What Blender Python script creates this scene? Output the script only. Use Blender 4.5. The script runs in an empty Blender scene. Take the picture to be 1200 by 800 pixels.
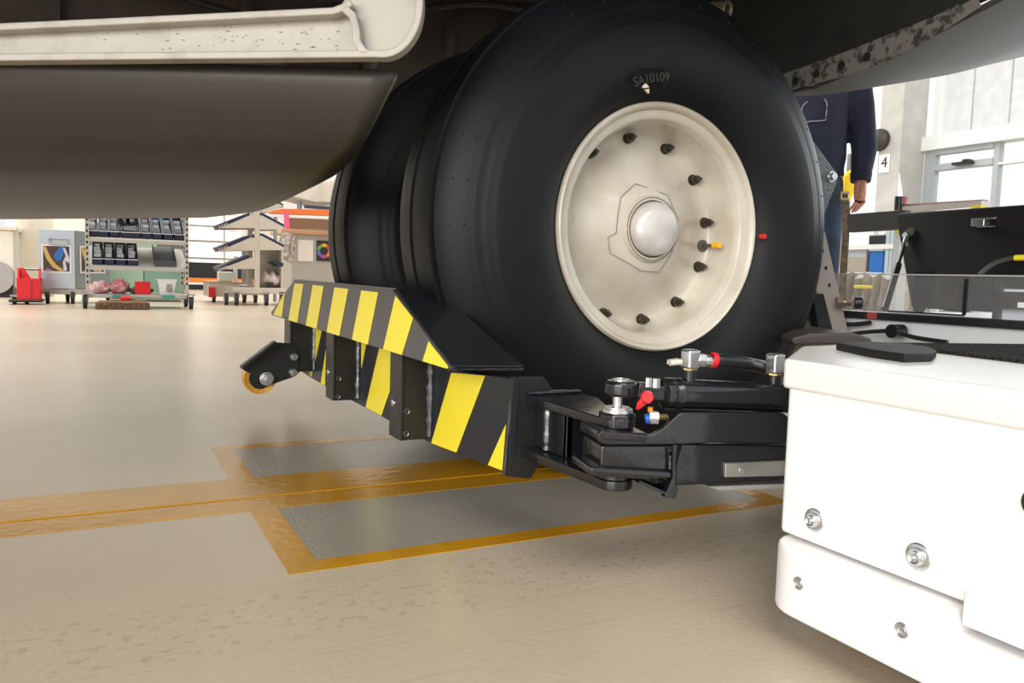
import bpy, bmesh, math, random
from mathutils import Vector, Matrix
random.seed(7)
S = bpy.context.scene; COL = S.collection
PI = math.pi
# ------------------------------------------------------------------ camera (solved from the floor markings)
F = 930.0; H = 0.35; YAW = math.radians(27.6); PITCH = math.radians(4.647); ROLL = math.radians(1.694)
fh = Vector((math.sin(YAW), math.cos(YAW), 0)); r0 = Vector((math.cos(YAW), -math.sin(YAW), 0)); UP = Vector((0, 0, 1))
FWD = fh * math.cos(PITCH) - UP * math.sin(PITCH); u0 = UP * math.cos(PITCH) + fh * math.sin(PITCH)
RT = r0 * math.cos(ROLL) + u0 * math.sin(ROLL); UPV = u0 * math.cos(ROLL) - r0 * math.sin(ROLL)
CAM = Vector((0, 0, H))
cd = bpy.data.cameras.new('camera'); cam = bpy.data.objects.new('camera', cd); COL.objects.link(cam)
cd.sensor_width = 36; cd.lens = F / 1200 * 36; cd.clip_start = .02; cd.clip_end = 300
cam.matrix_world = Matrix(((RT.x, UPV.x, -FWD.x, CAM.x), (RT.y, UPV.y, -FWD.y, CAM.y), (RT.z, UPV.z, -FWD.z, CAM.z), (0, 0, 0, 1)))
S.camera = cam
# ------------------------------------------------------------------ light
w = bpy.data.worlds.new('world'); S.world = w; w.use_nodes = True
bgn = w.node_tree.nodes['Background']; bgn.inputs[0].default_value = (.93, .97, 1, 1); bgn.inputs[1].default_value = 1.0
def area(name, loc, tgt, sx, sy, power, col=(1, 1, 1)):
    l = bpy.data.lights.new(name, 'AREA'); l.shape = 'RECTANGLE'; l.size = sx; l.size_y = sy; l.energy = power; l.color = col
    o = bpy.data.objects.new(name, l); COL.objects.link(o); o.location = loc
    o.rotation_euler = (Vector(tgt) - Vector(loc)).to_track_quat('-Z', 'Y').to_euler(); return o
area('hangar_door_daylight', (-8, -5, 3.0), (0.5, 1, .3), 9, 5, 950, (1, .96, .90))
area('back_fill', (0, 9.5, 6.3), (0, 9.3, 0), 9, 5, 700, (1, .93, .82))  # added warm fill that brightens the back area, no real fitting there
area('front_fill', (-.6, -3.2, 6.0), (0.0, .1, 0), 5, 4, 330, (1, .94, .83))  # unseen overhead fill, put in to lighten the near floor
area('window_daylight', (5.5, 2.5, 1.9), (1.5, 2.2, .6), 5, 2.2, 90, (.92, .97, 1))
S.view_settings.view_transform = 'Standard'; S.view_settings.look = 'None'; S.view_settings.gamma = 1
S.view_settings.use_curve_mapping = False; S.view_settings.exposure = 0.22
S.cycles.max_bounces = 8
# ------------------------------------------------------------------ measuring helpers (pixel of the photo -> point on a real plane)
def ray(x, y): return FWD + RT * ((x - 600) / F) + UPV * ((400 - y) / F)
def az(x, y, z=0): r = ray(x, y); return CAM + r * ((z - H) / r.z)
def ay(x, y, Y): r = ray(x, y); return CAM + r * (Y / r.y)
def ax(x, y, X): r = ray(x, y); return CAM + r * (X / r.x)
def ap(x, y, P, n): r = ray(x, y); return CAM + r * ((Vector(P) - CAM).dot(n) / r.dot(n))
def ad(x, y, d): r = ray(x, y); return CAM + r * (d / r.dot(fh))
# ------------------------------------------------------------------ materials
MATS = {}
def mat(name, col, rough=.5, metal=0, bump=0, bscale=200, var=0, vscale=6, col2=None, coat=0, spec=None, vlo=.4, vhi=.62):
    if name in MATS: return MATS[name]
    m = bpy.data.materials.new(name); m.use_nodes = True; nt = m.node_tree; b = nt.nodes['Principled BSDF']
    b.inputs['Base Color'].default_value = (*col, 1); b.inputs['Roughness'].default_value = rough; b.inputs['Metallic'].default_value = metal
    b.inputs['Coat Weight'].default_value = coat
    if spec is not None: b.inputs['Specular IOR Level'].default_value = spec
    tc = nt.nodes.new('ShaderNodeTexCoord')
    if var or col2:
        n = nt.nodes.new('ShaderNodeTexNoise'); n.inputs['Scale'].default_value = vscale; n.inputs['Detail'].default_value = 6
        nt.links.new(tc.outputs['Object'], n.inputs['Vector'])
        r = nt.nodes.new('ShaderNodeValToRGB'); r.color_ramp.elements[0].position = vlo; r.color_ramp.elements[1].position = vhi
        c2 = col2 if col2 else tuple(c * (1 - var) for c in col)
        r.color_ramp.elements[0].color = (*c2, 1); r.color_ramp.elements[1].color = (*col, 1)
        nt.links.new(n.outputs['Fac'], r.inputs['Fac']); nt.links.new(r.outputs['Color'], b.inputs['Base Color'])
    if bump:
        n = nt.nodes.new('ShaderNodeTexNoise'); n.inputs['Scale'].default_value = bscale; n.inputs['Detail'].default_value = 3
        nt.links.new(tc.outputs['Object'], n.inputs['Vector'])
        bp = nt.nodes.new('ShaderNodeBump'); bp.inputs['Strength'].default_value = bump; bp.inputs['Distance'].default_value = .002
        nt.links.new(n.outputs['Fac'], bp.inputs['Height']); nt.links.new(bp.outputs['Normal'], b.inputs['Normal'])
    MATS[name] = m; return m
def glass(name, col=(1, 1, 1), rough=.02, alpha=.25):
    m = bpy.data.materials.new(name); m.use_nodes = True; nt = m.node_tree; b = nt.nodes['Principled BSDF']
    b.inputs['Base Color'].default_value = (*col, 1); b.inputs['Roughness'].default_value = rough; b.inputs['Alpha'].default_value = alpha
    b.inputs['Specular IOR Level'].default_value = .8
    return m
rubber = mat('tyre_rubber', (.0065, .0072, .0088), .50, bump=.14, bscale=260, var=.3, vscale=7, spec=.25)
rimw = mat('rim_cream_paint', (.66, .61, .52), .28, var=.12, vscale=8, coat=.2, bump=.03, bscale=90, col2=(.50, .445, .355), vlo=.33, vhi=.60)
capm = mat('hub_cap_paint', (.74, .70, .66), .25, .15, var=.2, vscale=14)
blk = mat('black_paint', (.012, .013, .015), .28, bump=.05, bscale=300)
blkm = mat('black_matte', (.012, .012, .013), .6, spec=.25)
blkt = mat('black_textured_paint', (.014, .0135, .013), .42, bump=.35, bscale=420)
blkg = mat('black_gloss_paint', (.010, .011, .014), .16, bump=.25, bscale=70, coat=.3)
greyt = mat('grey_black_tape', (.075, .070, .072), .45, bump=.15, bscale=500)
tapeb = mat('black_tape', (.018, .020, .025), .42, bump=.1, bscale=500, spec=.3)
yel = mat('yellow_tape', (.93, .76, .035), .40, bump=.08, bscale=500)
steel = mat('zinc_steel', (.62, .63, .65), .25, .9)
dsteel = mat('dull_steel', (.30, .31, .32), .42, .8, bump=.4, bscale=40)
bronze = mat('bolt_bronze', (.10, .085, .06), .40, .6, var=.4, vscale=60)
white = mat('tug_white_paint', (.86, .85, .84), .38, bump=.05, bscale=350)
whitet = mat('tug_top_paint', (.80, .79, .77), .22, bump=.25, bscale=160)
foam = mat('black_foam', (.045, .042, .040), .95, bump=1, bscale=260, var=.85, vscale=330, spec=.08)
redp = mat('red_plastic', (.70, .012, .02), .35)
bluep = mat('blue_plastic', (.01, .10, .40), .4)
orangew = mat('orange_polyurethane', (.75, .36, .04), .35, var=.25, vscale=20)
capy = mat('yellow_cap', (.95, .50, .01), .35)
weld = mat('weld_bead', (.16, .17, .18), .25, .6, bump=.8, bscale=90)
skinmat = mat('skin', (.55, .24, .16), .5, bump=.1)
# ------------------------------------------------------------------ mesh helpers
ORG = {}
def bm_new(): return bmesh.new()
def add_poly_prism(bm, pts, vec):
    pts = [Vector(p) for p in pts]; vec = Vector(vec); n = len(pts)
    a = [bm.verts.new(p) for p in pts]; b = [bm.verts.new(p + vec) for p in pts]
    bm.faces.new(a); bm.faces.new(b[::-1])
    for i in range(n): bm.faces.new((a[i], b[i], b[(i + 1) % n], a[(i + 1) % n]))
def add_box(bm, lo, hi):
    x0, y0, z0 = lo; x1, y1, z1 = hi
    add_poly_prism(bm, [(x0, y0, z0), (x0, y1, z0), (x1, y1, z0), (x1, y0, z0)], (0, 0, z1 - z0))
def frame_of(d):
    d = Vector(d).normalized(); u = d.cross(UP)
    if u.length < 1e-3: u = Vector((1, 0, 0))
    u.normalize(); return u, d.cross(u).normalized(), d
def add_bar(bm, a, b, w_, h_, up=None):
    a = Vector(a); b = Vector(b); u, v, d = frame_of(b - a)
    add_poly_prism(bm, [a + u * (sx * w_ / 2) + v * (sy * h_ / 2) for sx, sy in ((-1, -1), (1, -1), (1, 1), (-1, 1))], b - a)
def add_cyl(bm, a, b, r, r2=None, seg=24, cap=True):
    a = Vector(a); b = Vector(b); u, v, d = frame_of(b - a); r2 = r if r2 is None else r2
    A = [bm.verts.new(a + (u * math.cos(2 * PI * i / seg) + v * math.sin(2 * PI * i / seg)) * r) for i in range(seg)]
    B = [bm.verts.new(b + (u * math.cos(2 * PI * i / seg) + v * math.sin(2 * PI * i / seg)) * r2) for i in range(seg)]
    for i in range(seg): bm.faces.new((A[i], A[(i + 1) % seg], B[(i + 1) % seg], B[i]))
    if cap: bm.faces.new(A[::-1]); bm.faces.new(B)
def add_tube(bm, pts, r, seg=10, wob=0):
    pts = [Vector(p) for p in pts]; rings = []
    for i, p in enumerate(pts):
        d = (pts[min(i + 1, len(pts) - 1)] - pts[max(i - 1, 0)]); u, v, _ = frame_of(d); rr = (r[i] if isinstance(r, (list, tuple)) else r) * (1 + wob * random.uniform(-1, 1))
        rings.append([bm.verts.new(p + (u * math.cos(2 * PI * k / seg) + v * math.sin(2 * PI * k / seg)) * rr) for k in range(seg)])
    for a, b in zip(rings, rings[1:]):
        for k in range(seg): bm.faces.new((a[k], a[(k + 1) % seg], b[(k + 1) % seg], b[k]))
    bm.faces.new(rings[0][::-1]); bm.faces.new(rings[-1])
def add_lathe(bm, c, prof, axis=(0, 1, 0), seg=96, closed=False):
    """prof = list of (offset along axis, radius)"""
    c = Vector(c); axis = Vector(axis).normalized(); u, v, d = frame_of(axis); rings = []
    for o, r in prof:
        if r < 1e-6: rings.append([bm.verts.new(c + d * o)])
        else: rings.append([bm.verts.new(c + d * o + (u * math.cos(2 * PI * k / seg) + v * math.sin(2 * PI * k / seg)) * r) for k in range(seg)])
    pr = list(zip(rings, rings[1:])) + ([(rings[-1], rings[0])] if closed else [])
    for a, b in pr:
        if len(a) == 1 and len(b) == 1: continue
        for k in range(seg):
            k2 = (k + 1) % seg
            if len(a) == 1: bm.faces.new((a[0], b[k2], b[k]))
            elif len(b) == 1: bm.faces.new((a[k], a[k2], b[0]))
            else: bm.faces.new((a[k], a[k2], b[k2], b[k]))
def add_hex(bm, a, b, r): add_cyl(bm, a, b, r, seg=6)
def spline(pts, n=8):
    pts = [Vector(p) for p in pts]; out = []
    for i in range(len(pts) - 1):
        p0 = pts[max(i - 1, 0)]; p1 = pts[i]; p2 = pts[i + 1]; p3 = pts[min(i + 2, len(pts) - 1)]
        for k in range(n):
            t = k / n
            out.append(.5 * ((2 * p1) + (p2 - p0) * t + (2 * p0 - 5 * p1 + 4 * p2 - p3) * t * t + (3 * p1 - p0 - 3 * p2 + p3) * t ** 3))
    return out + [pts[-1]]
def obj(name, bm, m, parent=None, smooth=False, bev=0, seg=2, label=None, mods=()):
    org = ORG.get(parent.name, Vector((0, 0, 0))) if parent else None
    if org is None:   # top-level mesh: origin at base centre
        vs = [v.co for v in bm.verts]; org = Vector(((min(v.x for v in vs) + max(v.x for v in vs)) / 2, (min(v.y for v in vs) + max(v.y for v in vs)) / 2, min(v.z for v in vs)))
    bmesh.ops.recalc_face_normals(bm, faces=bm.faces)
    for v in bm.verts: v.co -= org
    me = bpy.data.meshes.new(name); bm.to_mesh(me); bm.free()
    if smooth:
        for p in me.polygons: p.use_smooth = True
    o = bpy.data.objects.new(name, me); COL.objects.link(o); me.materials.append(m)
    if parent: o.parent = parent
    else: o.location = org
    ORG[o.name] = org
    if bev:
        b = o.modifiers.new('bevel', 'BEVEL'); b.width = bev; b.segments = seg; b.limit_method = 'ANGLE'; b.angle_limit = math.radians(38)
        if not smooth:
            for p in me.polygons: p.use_smooth = True
        wn = o.modifiers.new('wn', 'WEIGHTED_NORMAL'); wn.keep_sharp = True
    elif smooth:
        try: me.set_sharp_from_angle(angle=math.radians(40))
        except Exception: pass
    if label: o['label'] = label
    return o
def thing(name, label, cat, loc, group=None):
    o = bpy.data.objects.new(name, None); COL.objects.link(o); o.location = loc; o.empty_display_size = .1
    ORG[o.name] = Vector(loc); o['label'] = label; o['category'] = cat
    if group: o['group'] = group
    return o
def tag(o, label, cat, group=None):
    o['label'] = label; o['category'] = cat
    if group: o['group'] = group
    return o
def struct(o): o['kind'] = 'structure'; return o
def B(name, lo, hi, m, parent=None, bev=0, label=None):
    bm = bm_new(); add_box(bm, lo, hi); return obj(name, bm, m, parent, bev=bev, label=label)
def PR(name, pts, vec, m, parent=None, bev=0, label=None):
    bm = bm_new(); add_poly_prism(bm, pts, vec); return obj(name, bm, m, parent, bev=bev, label=label)
def CY(name, a, b, r, m, parent=None, seg=24, bev=0, r2=None, label=None):
    bm = bm_new(); add_cyl(bm, a, b, r, r2, seg); return obj(name, bm, m, parent, smooth=seg > 8, bev=bev, label=label)
def copy_tree(o, parent=None, off=None):
    c = o.copy(); COL.objects.link(c); c.parent = parent
    if off is not None: c.location = o.location + Vector(off)
    for ch in [k for k in bpy.data.objects if k.parent == o]: copy_tree(ch, c)
    return c
def text_mesh(name, txt, size, m, parent, loc, rot, depth=.001, curve_r=None):
    cu = bpy.data.curves.new(name, 'FONT'); cu.body = txt; cu.size = size; cu.extrude = depth; cu.align_x = 'CENTER'; cu.align_y = 'CENTER'
    t = bpy.data.objects.new(name, cu); COL.objects.link(t)
    me = bpy.data.meshes.new_from_object(t.evaluated_get(bpy.context.evaluated_depsgraph_get())); bpy.data.objects.remove(t)
    o = bpy.data.objects.new(name, me); COL.objects.link(o); me.materials.clear(); me.materials.append(m)
    if curve_r:
        for v in me.vertices:
            a = v.co.x / curve_r; rr = curve_r + v.co.y; v.co.x = math.sin(a) * rr; v.co.y = math.cos(a) * rr - curve_r
    o.rotation_euler = rot; o.location = Vector(loc) - (ORG[parent.name] if parent else Vector()); o.parent = parent; return o
def rng(x0, x1, yt, yb, Y):
    """px box on plane Y -> X0,X1,Z0,Z1"""
    ym = (yt + yb) / 2; xm = (x0 + x1) / 2
    return ay(x0, ym, Y).x, ay(x1, ym, Y).x, ay(xm, yb, Y).z, ay(xm, yt, Y).z
# ================================================================== THE SETTING
def floor_mat():
    m = bpy.data.materials.new('epoxy_floor'); m.use_nodes = True; nt = m.node_tree; b = nt.nodes['Principled BSDF']; N = nt.nodes.new; L = nt.links.new
    tc = N('ShaderNodeTexCoord'); b.inputs['Roughness'].default_value = .27; b.inputs['Specular IOR Level'].default_value = .35
    n = N('ShaderNodeTexNoise'); n.inputs['Scale'].default_value = 1.1; n.inputs['Detail'].default_value = 6; L(tc.outputs['Object'], n.inputs['Vector'])
    r = N('ShaderNodeValToRGB'); r.color_ramp.elements[0].color = (.44, .37, .285, 1); r.color_ramp.elements[1].color = (.52, .435, .335, 1)
    r.color_ramp.elements[0].position = .35; r.color_ramp.elements[1].position = .65; L(n.outputs['Fac'], r.inputs['Fac'])
    # rubber scuffs running along X, in a wandering band
    mp = N('ShaderNodeMapping'); mp.inputs['Scale'].default_value = (2.2, 70, 1); mp.inputs['Rotation'].default_value = (0, 0, .04); L(tc.outputs['Object'], mp.inputs['Vector'])
    n2 = N('ShaderNodeTexNoise'); n2.inputs['Scale'].default_value = 1.6; n2.inputs['Detail'].default_value = 5; n2.inputs['Roughness'].default_value = .7; L(mp.outputs['Vector'], n2.inputs['Vector'])
    r2 = N('ShaderNodeValToRGB'); r2.color_ramp.elements[0].position = .60; r2.color_ramp.elements[1].position = .68; L(n2.outputs['Fac'], r2.inputs['Fac'])
    mp3 = N('ShaderNodeMapping'); mp3.inputs['Scale'].default_value = (70, 95, 1); L(tc.outputs['Object'], mp3.inputs['Vector'])
    v = N('ShaderNodeTexNoise'); v.inputs['Scale'].default_value = 1; v.inputs['Detail'].default_value = 2; L(mp3.outputs['Vector'], v.inputs['Vector'])
    r3 = N('ShaderNodeValToRGB'); r3.color_ramp.elements[0].position = .58; r3.color_ramp.elements[1].position = .64; L(v.outputs['Fac'], r3.inputs['Fac'])
    sx = N('ShaderNodeSeparateXYZ'); L(tc.outputs['Object'], sx.inputs[0])
    def band(c, wd):
        s = N('ShaderNodeMath'); s.operation = 'SUBTRACT'; s.inputs[1].default_value = c; L(sx.outputs['Y'], s.inputs[0])
        a = N('ShaderNodeMath'); a.operation = 'ABSOLUTE'; L(s.outputs[0], a.inputs[0])
        g = N('ShaderNodeMapRange'); g.inputs[1].default_value = wd; g.inputs[2].default_value = wd * .55; g.inputs[3].default_value = 0; g.inputs[4].default_value = 1; L(a.outputs[0], g.inputs[0]); return g
    bd = band(.80, .085)
    mx = N('ShaderNodeMath'); mx.operation = 'MULTIPLY'; L(r3.outputs['Color'], mx.inputs[0]); L(bd.outputs[0], mx.inputs[1])
    lw = band(.75, .35); m2 = N('ShaderNodeMath'); m2.operation = 'MULTIPLY'; L(r2.outputs['Color'], m2.inputs[0]); L(lw.outputs[0], m2.inputs[1])
    ms = N('ShaderNodeMath'); ms.operation = 'MAXIMUM'; L(mx.outputs[0], ms.inputs[0]); L(m2.outputs[0], ms.inputs[1])
    sc = N('ShaderNodeMath'); sc.operation = 'MULTIPLY'; sc.inputs[1].default_value = .22; L(ms.outputs[0], sc.inputs[0])
    mix = N('ShaderNodeMixRGB'); L(sc.outputs[0], mix.inputs['Fac']); L(r.outputs['Color'], mix.inputs['Color1']); mix.inputs['Color2'].default_value = (.13, .11, .10, 1)
    L(mix.outputs['Color'], b.inputs['Base Color'])
    n4 = N('ShaderNodeTexNoise'); n4.inputs['Scale'].default_value = 130; n4.inputs['Detail'].default_value = 2; L(tc.outputs['Object'], n4.inputs['Vector'])
    bp = N('ShaderNodeBump'); bp.inputs['Strength'].default_value = .35; bp.inputs['Distance'].default_value = .0012; L(n4.outputs['Fac'], bp.inputs['Height']); L(bp.outputs['Normal'], b.inputs['Normal'])
    return m
FLM = floor_mat()
fl = struct(B('floor', (-14, -12, -.1), (14, 18, 0), FLM)); fl.location = (0, 0, 0)
for v in fl.data.vertices: v.co += Vector((0, 3, -.1)) if v.co.z is None else Vector((0, 3, -.1))
ORG['floor'] = Vector((0, 0, 0))
ylf = mat('yellow_floor_paint', (.50, .24, .012), .20, var=.15, vscale=5, bump=.4, bscale=60, spec=.3)
def strip(x0, x1, y0, y1, h=.0008, name='floor_line', m=None): B(name, (x0, y0, 0), (x1, y1, h), m or ylf, fl)
strip(-9, 9, 1.172, 1.363, .0009); strip(-9, 9, 1.238, 1.243, .0022, 'tape_seam')
strip(.1917, .2305, .938, 1.172); strip(.1917, .99, .904, .938); strip(.1917, .2305, 1.363, 1.594); strip(.1917, .99, 1.594, 1.626)
strip(.955, .99, .938, 1.172); strip(.955, .99, 1.363, 1.594)
# inner patches between the lines are greyer than the floor
patch = mat('grey_floor_patch', (.30, .275, .235), .24, bump=.4, bscale=130, var=.12, vscale=3, spec=.35)
strip(.2305, .955, .938, 1.172, .0004, 'floor_patch', patch); strip(.2305, .955, 1.363, 1.594, .0004, 'floor_patch', patch)
wallm = mat('cream_wall', (.74, .70, .63), .7, var=.05, vscale=2)
struct(B('wall_back', (-14, 16, 0), (14, 16.2, 6.5), wallm))
conc = mat('concrete', (.52, .51, .48), .8, bump=.4, bscale=30, var=.14, vscale=7)
WX = 5.87
YC = ax(1086, 150, WX).y; PX = ay(1057, 150, YC).x; YL = ax(1031, 150, PX).y
# right wall built as pieces around a strip of windows
struct(B('wall_right', (WX, -6, 0), (WX + .25, 16, .55), conc)); 
struct(B('pillar', (PX, YC, 0), (WX, YL, 6.5), conc, bev=.006)); bpy.data.objects['pillar'].name = 'trim_1'
framem = mat('window_frame_grey', (.42, .45, .46), .45); framew = mat('window_frame_white', (.8, .82, .8), .45)
pane = glass('window_glass', (.9, .97, .97), .02, .12)
ext = mat('exterior_render', (.88, .88, .90), .9, bump=.5, bscale=12, var=.12, vscale=9)
# window heights measured on plane X=WX
def wz(x, y): return ax(x, y, WX).z
zt = wz(1125, 163)
win = struct(B('window_1', (WX - .05, -5.9, zt - .06), (WX + .10, YC, zt + .05), framew))
def wpart(n, lo, hi, m): return B(n, lo, hi, m, win)
yA = ax(1090, 190, WX).y; yB = ax(1170, 190, WX).y; sillz = .55
wpart('window_frame', (WX, yA - .04, sillz), (WX + .06, YC, zt - .06), framem)
wpart('window_frame', (WX, yB, sillz), (WX + .06, yB + .04, zt - .06), framem)
wpart('transom', (WX - .01, yB + .04, wz(1125, 178)), (WX + .06, yA - .04, zt - .06), framem)
wpart('transom', (WX - .01, yB + .04, wz(1125, 197)), (WX + .06, yA - .04, wz(1125, 189.5)), framem)
wpart('window_handle', (WX - .07, ax(1143, 190, WX).y, wz(1132, 193.5)), (WX - .01, ax(1122, 190, WX).y, wz(1132, 190.5)), blk)
wpart('window_handle', (WX - .07, ax(1141, 190, WX).y, wz(1132, 191)), (WX - .01, ax(1134, 190, WX).y, wz(1132, 188)), blk)
wpart('pane', (WX + .02, yB + .04, sillz), (WX + .03, yA - .04, zt - .06), pane)
wpart('window_frame', (WX, yB - 1.6, sillz), (WX + .06, yB - 1.53, zt - .03), framew)
wpart('transom', (WX, -5.9, ax(1185, 191, WX).z), (WX + .06, yB, ax(1185, 188.5, WX).z), framew)
wpart('pane', (WX + .02, -5.9, sillz), (WX + .03, yB, zt - .06), pane)
wpart('pane', (WX + .02, -5.9, zt + .05), (WX + .03, YC, 4.2), pane)
for k in range(5):
    wpart('mullion', (WX, YC - .10 - k * 1.9, zt + .05), (WX + .05, YC - .05 - k * 1.9, 4.2), framew)
struct(B('wall_right_upper', (WX, -6, 4.2), (WX + .25, 16, 6.5), conc)); bpy.data.objects['wall_right_upper'].name = 'wall_right_top'
win2 = struct(B('window_2', (WX - .02, YL, .55), (WX + .06, 16, .62), framew))
for k in range(7): B('window_frame', (WX, YL + .05 + k * 1.8, .62), (WX + .05, YL + .11 + k * 1.8, 4.2), framew, win2)
B('pane', (WX + .02, YL, .62), (WX + .03, 16, 4.2), pane, win2)
# exterior rendered wall panels seen through the upper glazing
exo = thing('neighbouring_building', 'pale speckled concrete building wall outside the window at upper right', 'building', (9, 2, 0))
ze = ax(1150, 160, 9.0).z; 
k = 0
for i in range(4):
    ys = [ax(1108, 120, 9.0).y + .1, ax(1140, 120, 9).y, ax(1184, 120, 9).y, ax(1230, 120, 9).y, ax(1300, 120, 9).y]
    B('wall_panel', (9, ys[i + 1] + .012, ax(1150, 163, 9).z), (9.2, ys[i] - .012, 6.5), ext, exo)
B('plinth', (9.05, ys[-1], 0), (9.3, ys[0], .35), conc, exo)
tag(PR('wall_sign', [(PX - .003, ax(1043, 190, PX).y, ax(1038, 202, PX).z), (PX - .003, ax(1031, 190, PX).y, ax(1038, 202, PX).z), (PX - .003, ax(1031, 190, PX).y, ax(1038, 181, PX).z), (PX - .003, ax(1043, 190, PX).y, ax(1038, 181, PX).z)], (-.004, 0, 0), mat('paper', (.9, .9, .9), .6)), 'white paper sign reading 4 on the concrete pillar', 'sign')
sg = bpy.data.objects['wall_sign']
c = ax(1037, 191, PX)
text_mesh('numeral', '4', .12, blk, sg, (PX - .009, c.y, c.z), (PI / 2, 0, -PI / 2), .001)
cl = ax(1030, 164, PX - .02)
lt = thing('wall_mirror', 'dark round convex mirror on the pillar beside the standing man', 'mirror', (cl.x, cl.y, cl.z - .08))
bm = bm_new(); add_lathe(bm, cl, [(0, .085), (-.02, .085), (-.045, .06), (-.055, 0)], (1, 0, 0), 32); obj('mirror_face', bm, mat('dark_mirror', (.035, .03, .024), .5), lt, True)
bm = bm_new(); add_cyl(bm, cl, cl + Vector((.02, 0, 0)), .088); obj('rim', bm, mat('mirror_rim', (.05, .04, .03), .5), lt)
# ================================================================== AIRCRAFT WHEELS
WC = Vector((.889, 1.137, .4435)); TC = 1.240
def make_tyre_profile():
    half = [(0, .4345), (.0055, .4343), (.0062, .4250), (-1, -1)][:0] + [(.0, .4250), (.0068, .4250), (.0075, .4340), (.030, .4335), (.052, .4322), (.0640, .4300), (.0648, .4200), (.0782, .4180), (.0790, .4255), (.090, .4190), (.102, .4060), (.111, .3930), (.1165, .3830), (.1195, .3765), (.1210, .3740), (.1215, .3680),
            (.1255, .3620), (.1290, .3540), (.1305, .3490), (.1325, .3460), (.1340, .3400), (.1365, .3240), (.1375, .3050), (.1360, .2850), (.1310, .2640), (.1220, .2440), (.1110, .2300), (.1030, .2230), (.0990, .2160)]
    prof = [(-o, r) for o, r in half[::-1]][:-1] + half
    return prof
def make_wheel(dy, full, label):
    c = Vector((WC.x, WC.y + dy, WC.z))
    prof = [(.03, .218), (.004, .2195), (-.003, .218), (-.0055, .2145), (-.004, .2105), (.001, .2075), (.006, .2055), (.0075, .200), (.0085, .193), (.0105, .1905), (.0155, .1895), (.0185, .187), (.024, .1860), (.045, .1850), (.066, .1825), (.078, .1790), (.084, .1740),
            (.0855, .165), (.084, .154), (.080, .144), (.068, .122), (.054, .098), (.042, .078), (.038, .070), (.0365, .061), (.0315, .0595), (.0285, .0575), (.0285, .052), (.034, .051), (.036, 0)]
    bm = bm_new(); add_lathe(bm, c, prof, (0, 1, 0), 128); rm = obj('wheel', bm, rimw, ac, True, label=label)
    rm.data.set_sharp_from_angle(angle=math.radians(50)); t = rm
    bm = bm_new(); add_lathe(bm, (WC.x, TC + dy, WC.z), make_tyre_profile() + [(.07, .19), (-.07, .19)], (0, 1, 0), 160, closed=True)
    ty = obj('tyre', bm, rubber, t, True, label='black rubber tyre with circumferential grooves')
    ty.data.set_sharp_from_angle(angle=math.radians(35))
    bm = bm_new(); add_lathe(bm, c, [(.034, .0485), (.022, .0485), (.015, .047), (.010, .0435), (.005, .036), (.002, .025), (.001, 0)], (0, 1, 0), 48); obj('hub_cap', bm, capm, t, True, label='silvery domed hub cap')
    if not full: return t
    for kk in range(12):
        a = math.radians(8 + 30 * kk); p = c + Vector((math.cos(a) * .168, .086, math.sin(a) * .168))
        bm = bm_new(); add_cyl(bm, p, p + Vector((0, -.004, 0)), .0105); add_hex(bm, p + Vector((0, -.004, 0)), p + Vector((0, -.014, 0)), .0088); add_cyl(bm, p + Vector((0, -.014, 0)), p + Vector((0, -.020, 0)), .0058, .0058, 12)
        add_cyl(bm, p + Vector((0, -.020, 0)), p + Vector((0, -.026, 0)), .0042, .0035, 12); obj('bolt', bm, bronze, t)
    a = math.radians(-7.5); p = c + Vector((math.cos(a) * .165, .085, math.sin(a) * .165))
    bm = bm_new(); add_cyl(bm, p, p + Vector((0, -.005, 0)), .0115); add_cyl(bm, p + Vector((0, -.005, 0)), p + Vector((0, -.036, 0)), .0035, seg=12)
    vs = obj('valve_stem', bm, mat('valve_grey', (.12, .11, .10), .4, .4), t, True)
    CY('valve_cap', p + Vector((0, -.034, 0)), p + Vector((0, -.052, 0)), .0056, capy, t, 16, label='yellow valve cap')
    # safety washer plate around hub + inspection disc
    ln = mat('sealant_line', (.17, .14, .10), .6)
    def arcline(r, a0, a1, off, rad=.0007, n=16): 
        b_ = bm_new(); add_tube(b_, [c + Vector((math.cos(math.radians(a0 + (a1 - a0) * i / n)) * r, off, math.sin(math.radians(a0 + (a1 - a0) * i / n)) * r)) for i in range(n + 1)], rad, 6); return b_
    obj('sealant_bead', arcline(.0562, 0, 359, .0283, .0009, 48), ln, t, True)
    obj('hub_shadow_gap', arcline(.0500, 0, 359, .030, .0012, 48), ln, t, True)
    # clip plate: irregular octagonal outline of hub locking ring
    pts = []
    for ang, r in ((140, .083), (112, .086), (60, .074), (20, .066), (-40, .066), (-70, .082), (-100, .077), (-130, .078), (-150, .092), (-168, .088), (-172, .074), (165, .074)):
        pts.append(c + Vector((math.cos(math.radians(ang)) * r, .0352 + max(0, r - .070) * .48, math.sin(math.radians(ang)) * r)))
    edge = bm_new(); add_tube(edge, [q + Vector((0, -.0002, 0)) for q in pts + pts[:1]], .0006, 5); obj('sealant_bead', edge, ln, t)
    p = ay(679, 258, c.y + .079); bm = bm_new(); add_lathe(bm, p, [(.012, .0150), (-.002, .0150), (-.002, .0140), (-.001, .0135), (-.001, .006), (-.004, .005), (-.004, 0)], (0, 1, 0), 28); obj('blanking_plug', bm, mat('plug_grey', (.42, .38, .31), .4), t, True)
    # raised stamped ticks round the flange (lettering band too small to read)
    for base in (-120, -60, 60, 112):
        for i in range(14):
            aa = math.radians(base + i * 1.55 + (i // 5)); q0 = c + Vector((math.cos(aa) * .1945, .0082, math.sin(aa) * .1945)); q1 = c + Vector((math.cos(aa) * .1990, .0074, math.sin(aa) * .1990))
            if i == 0: tk = bm_new()
            add_cyl(tk, q0, q1, .0006, seg=5)
        obj('stamped_band', tk, rimw, t)
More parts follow.
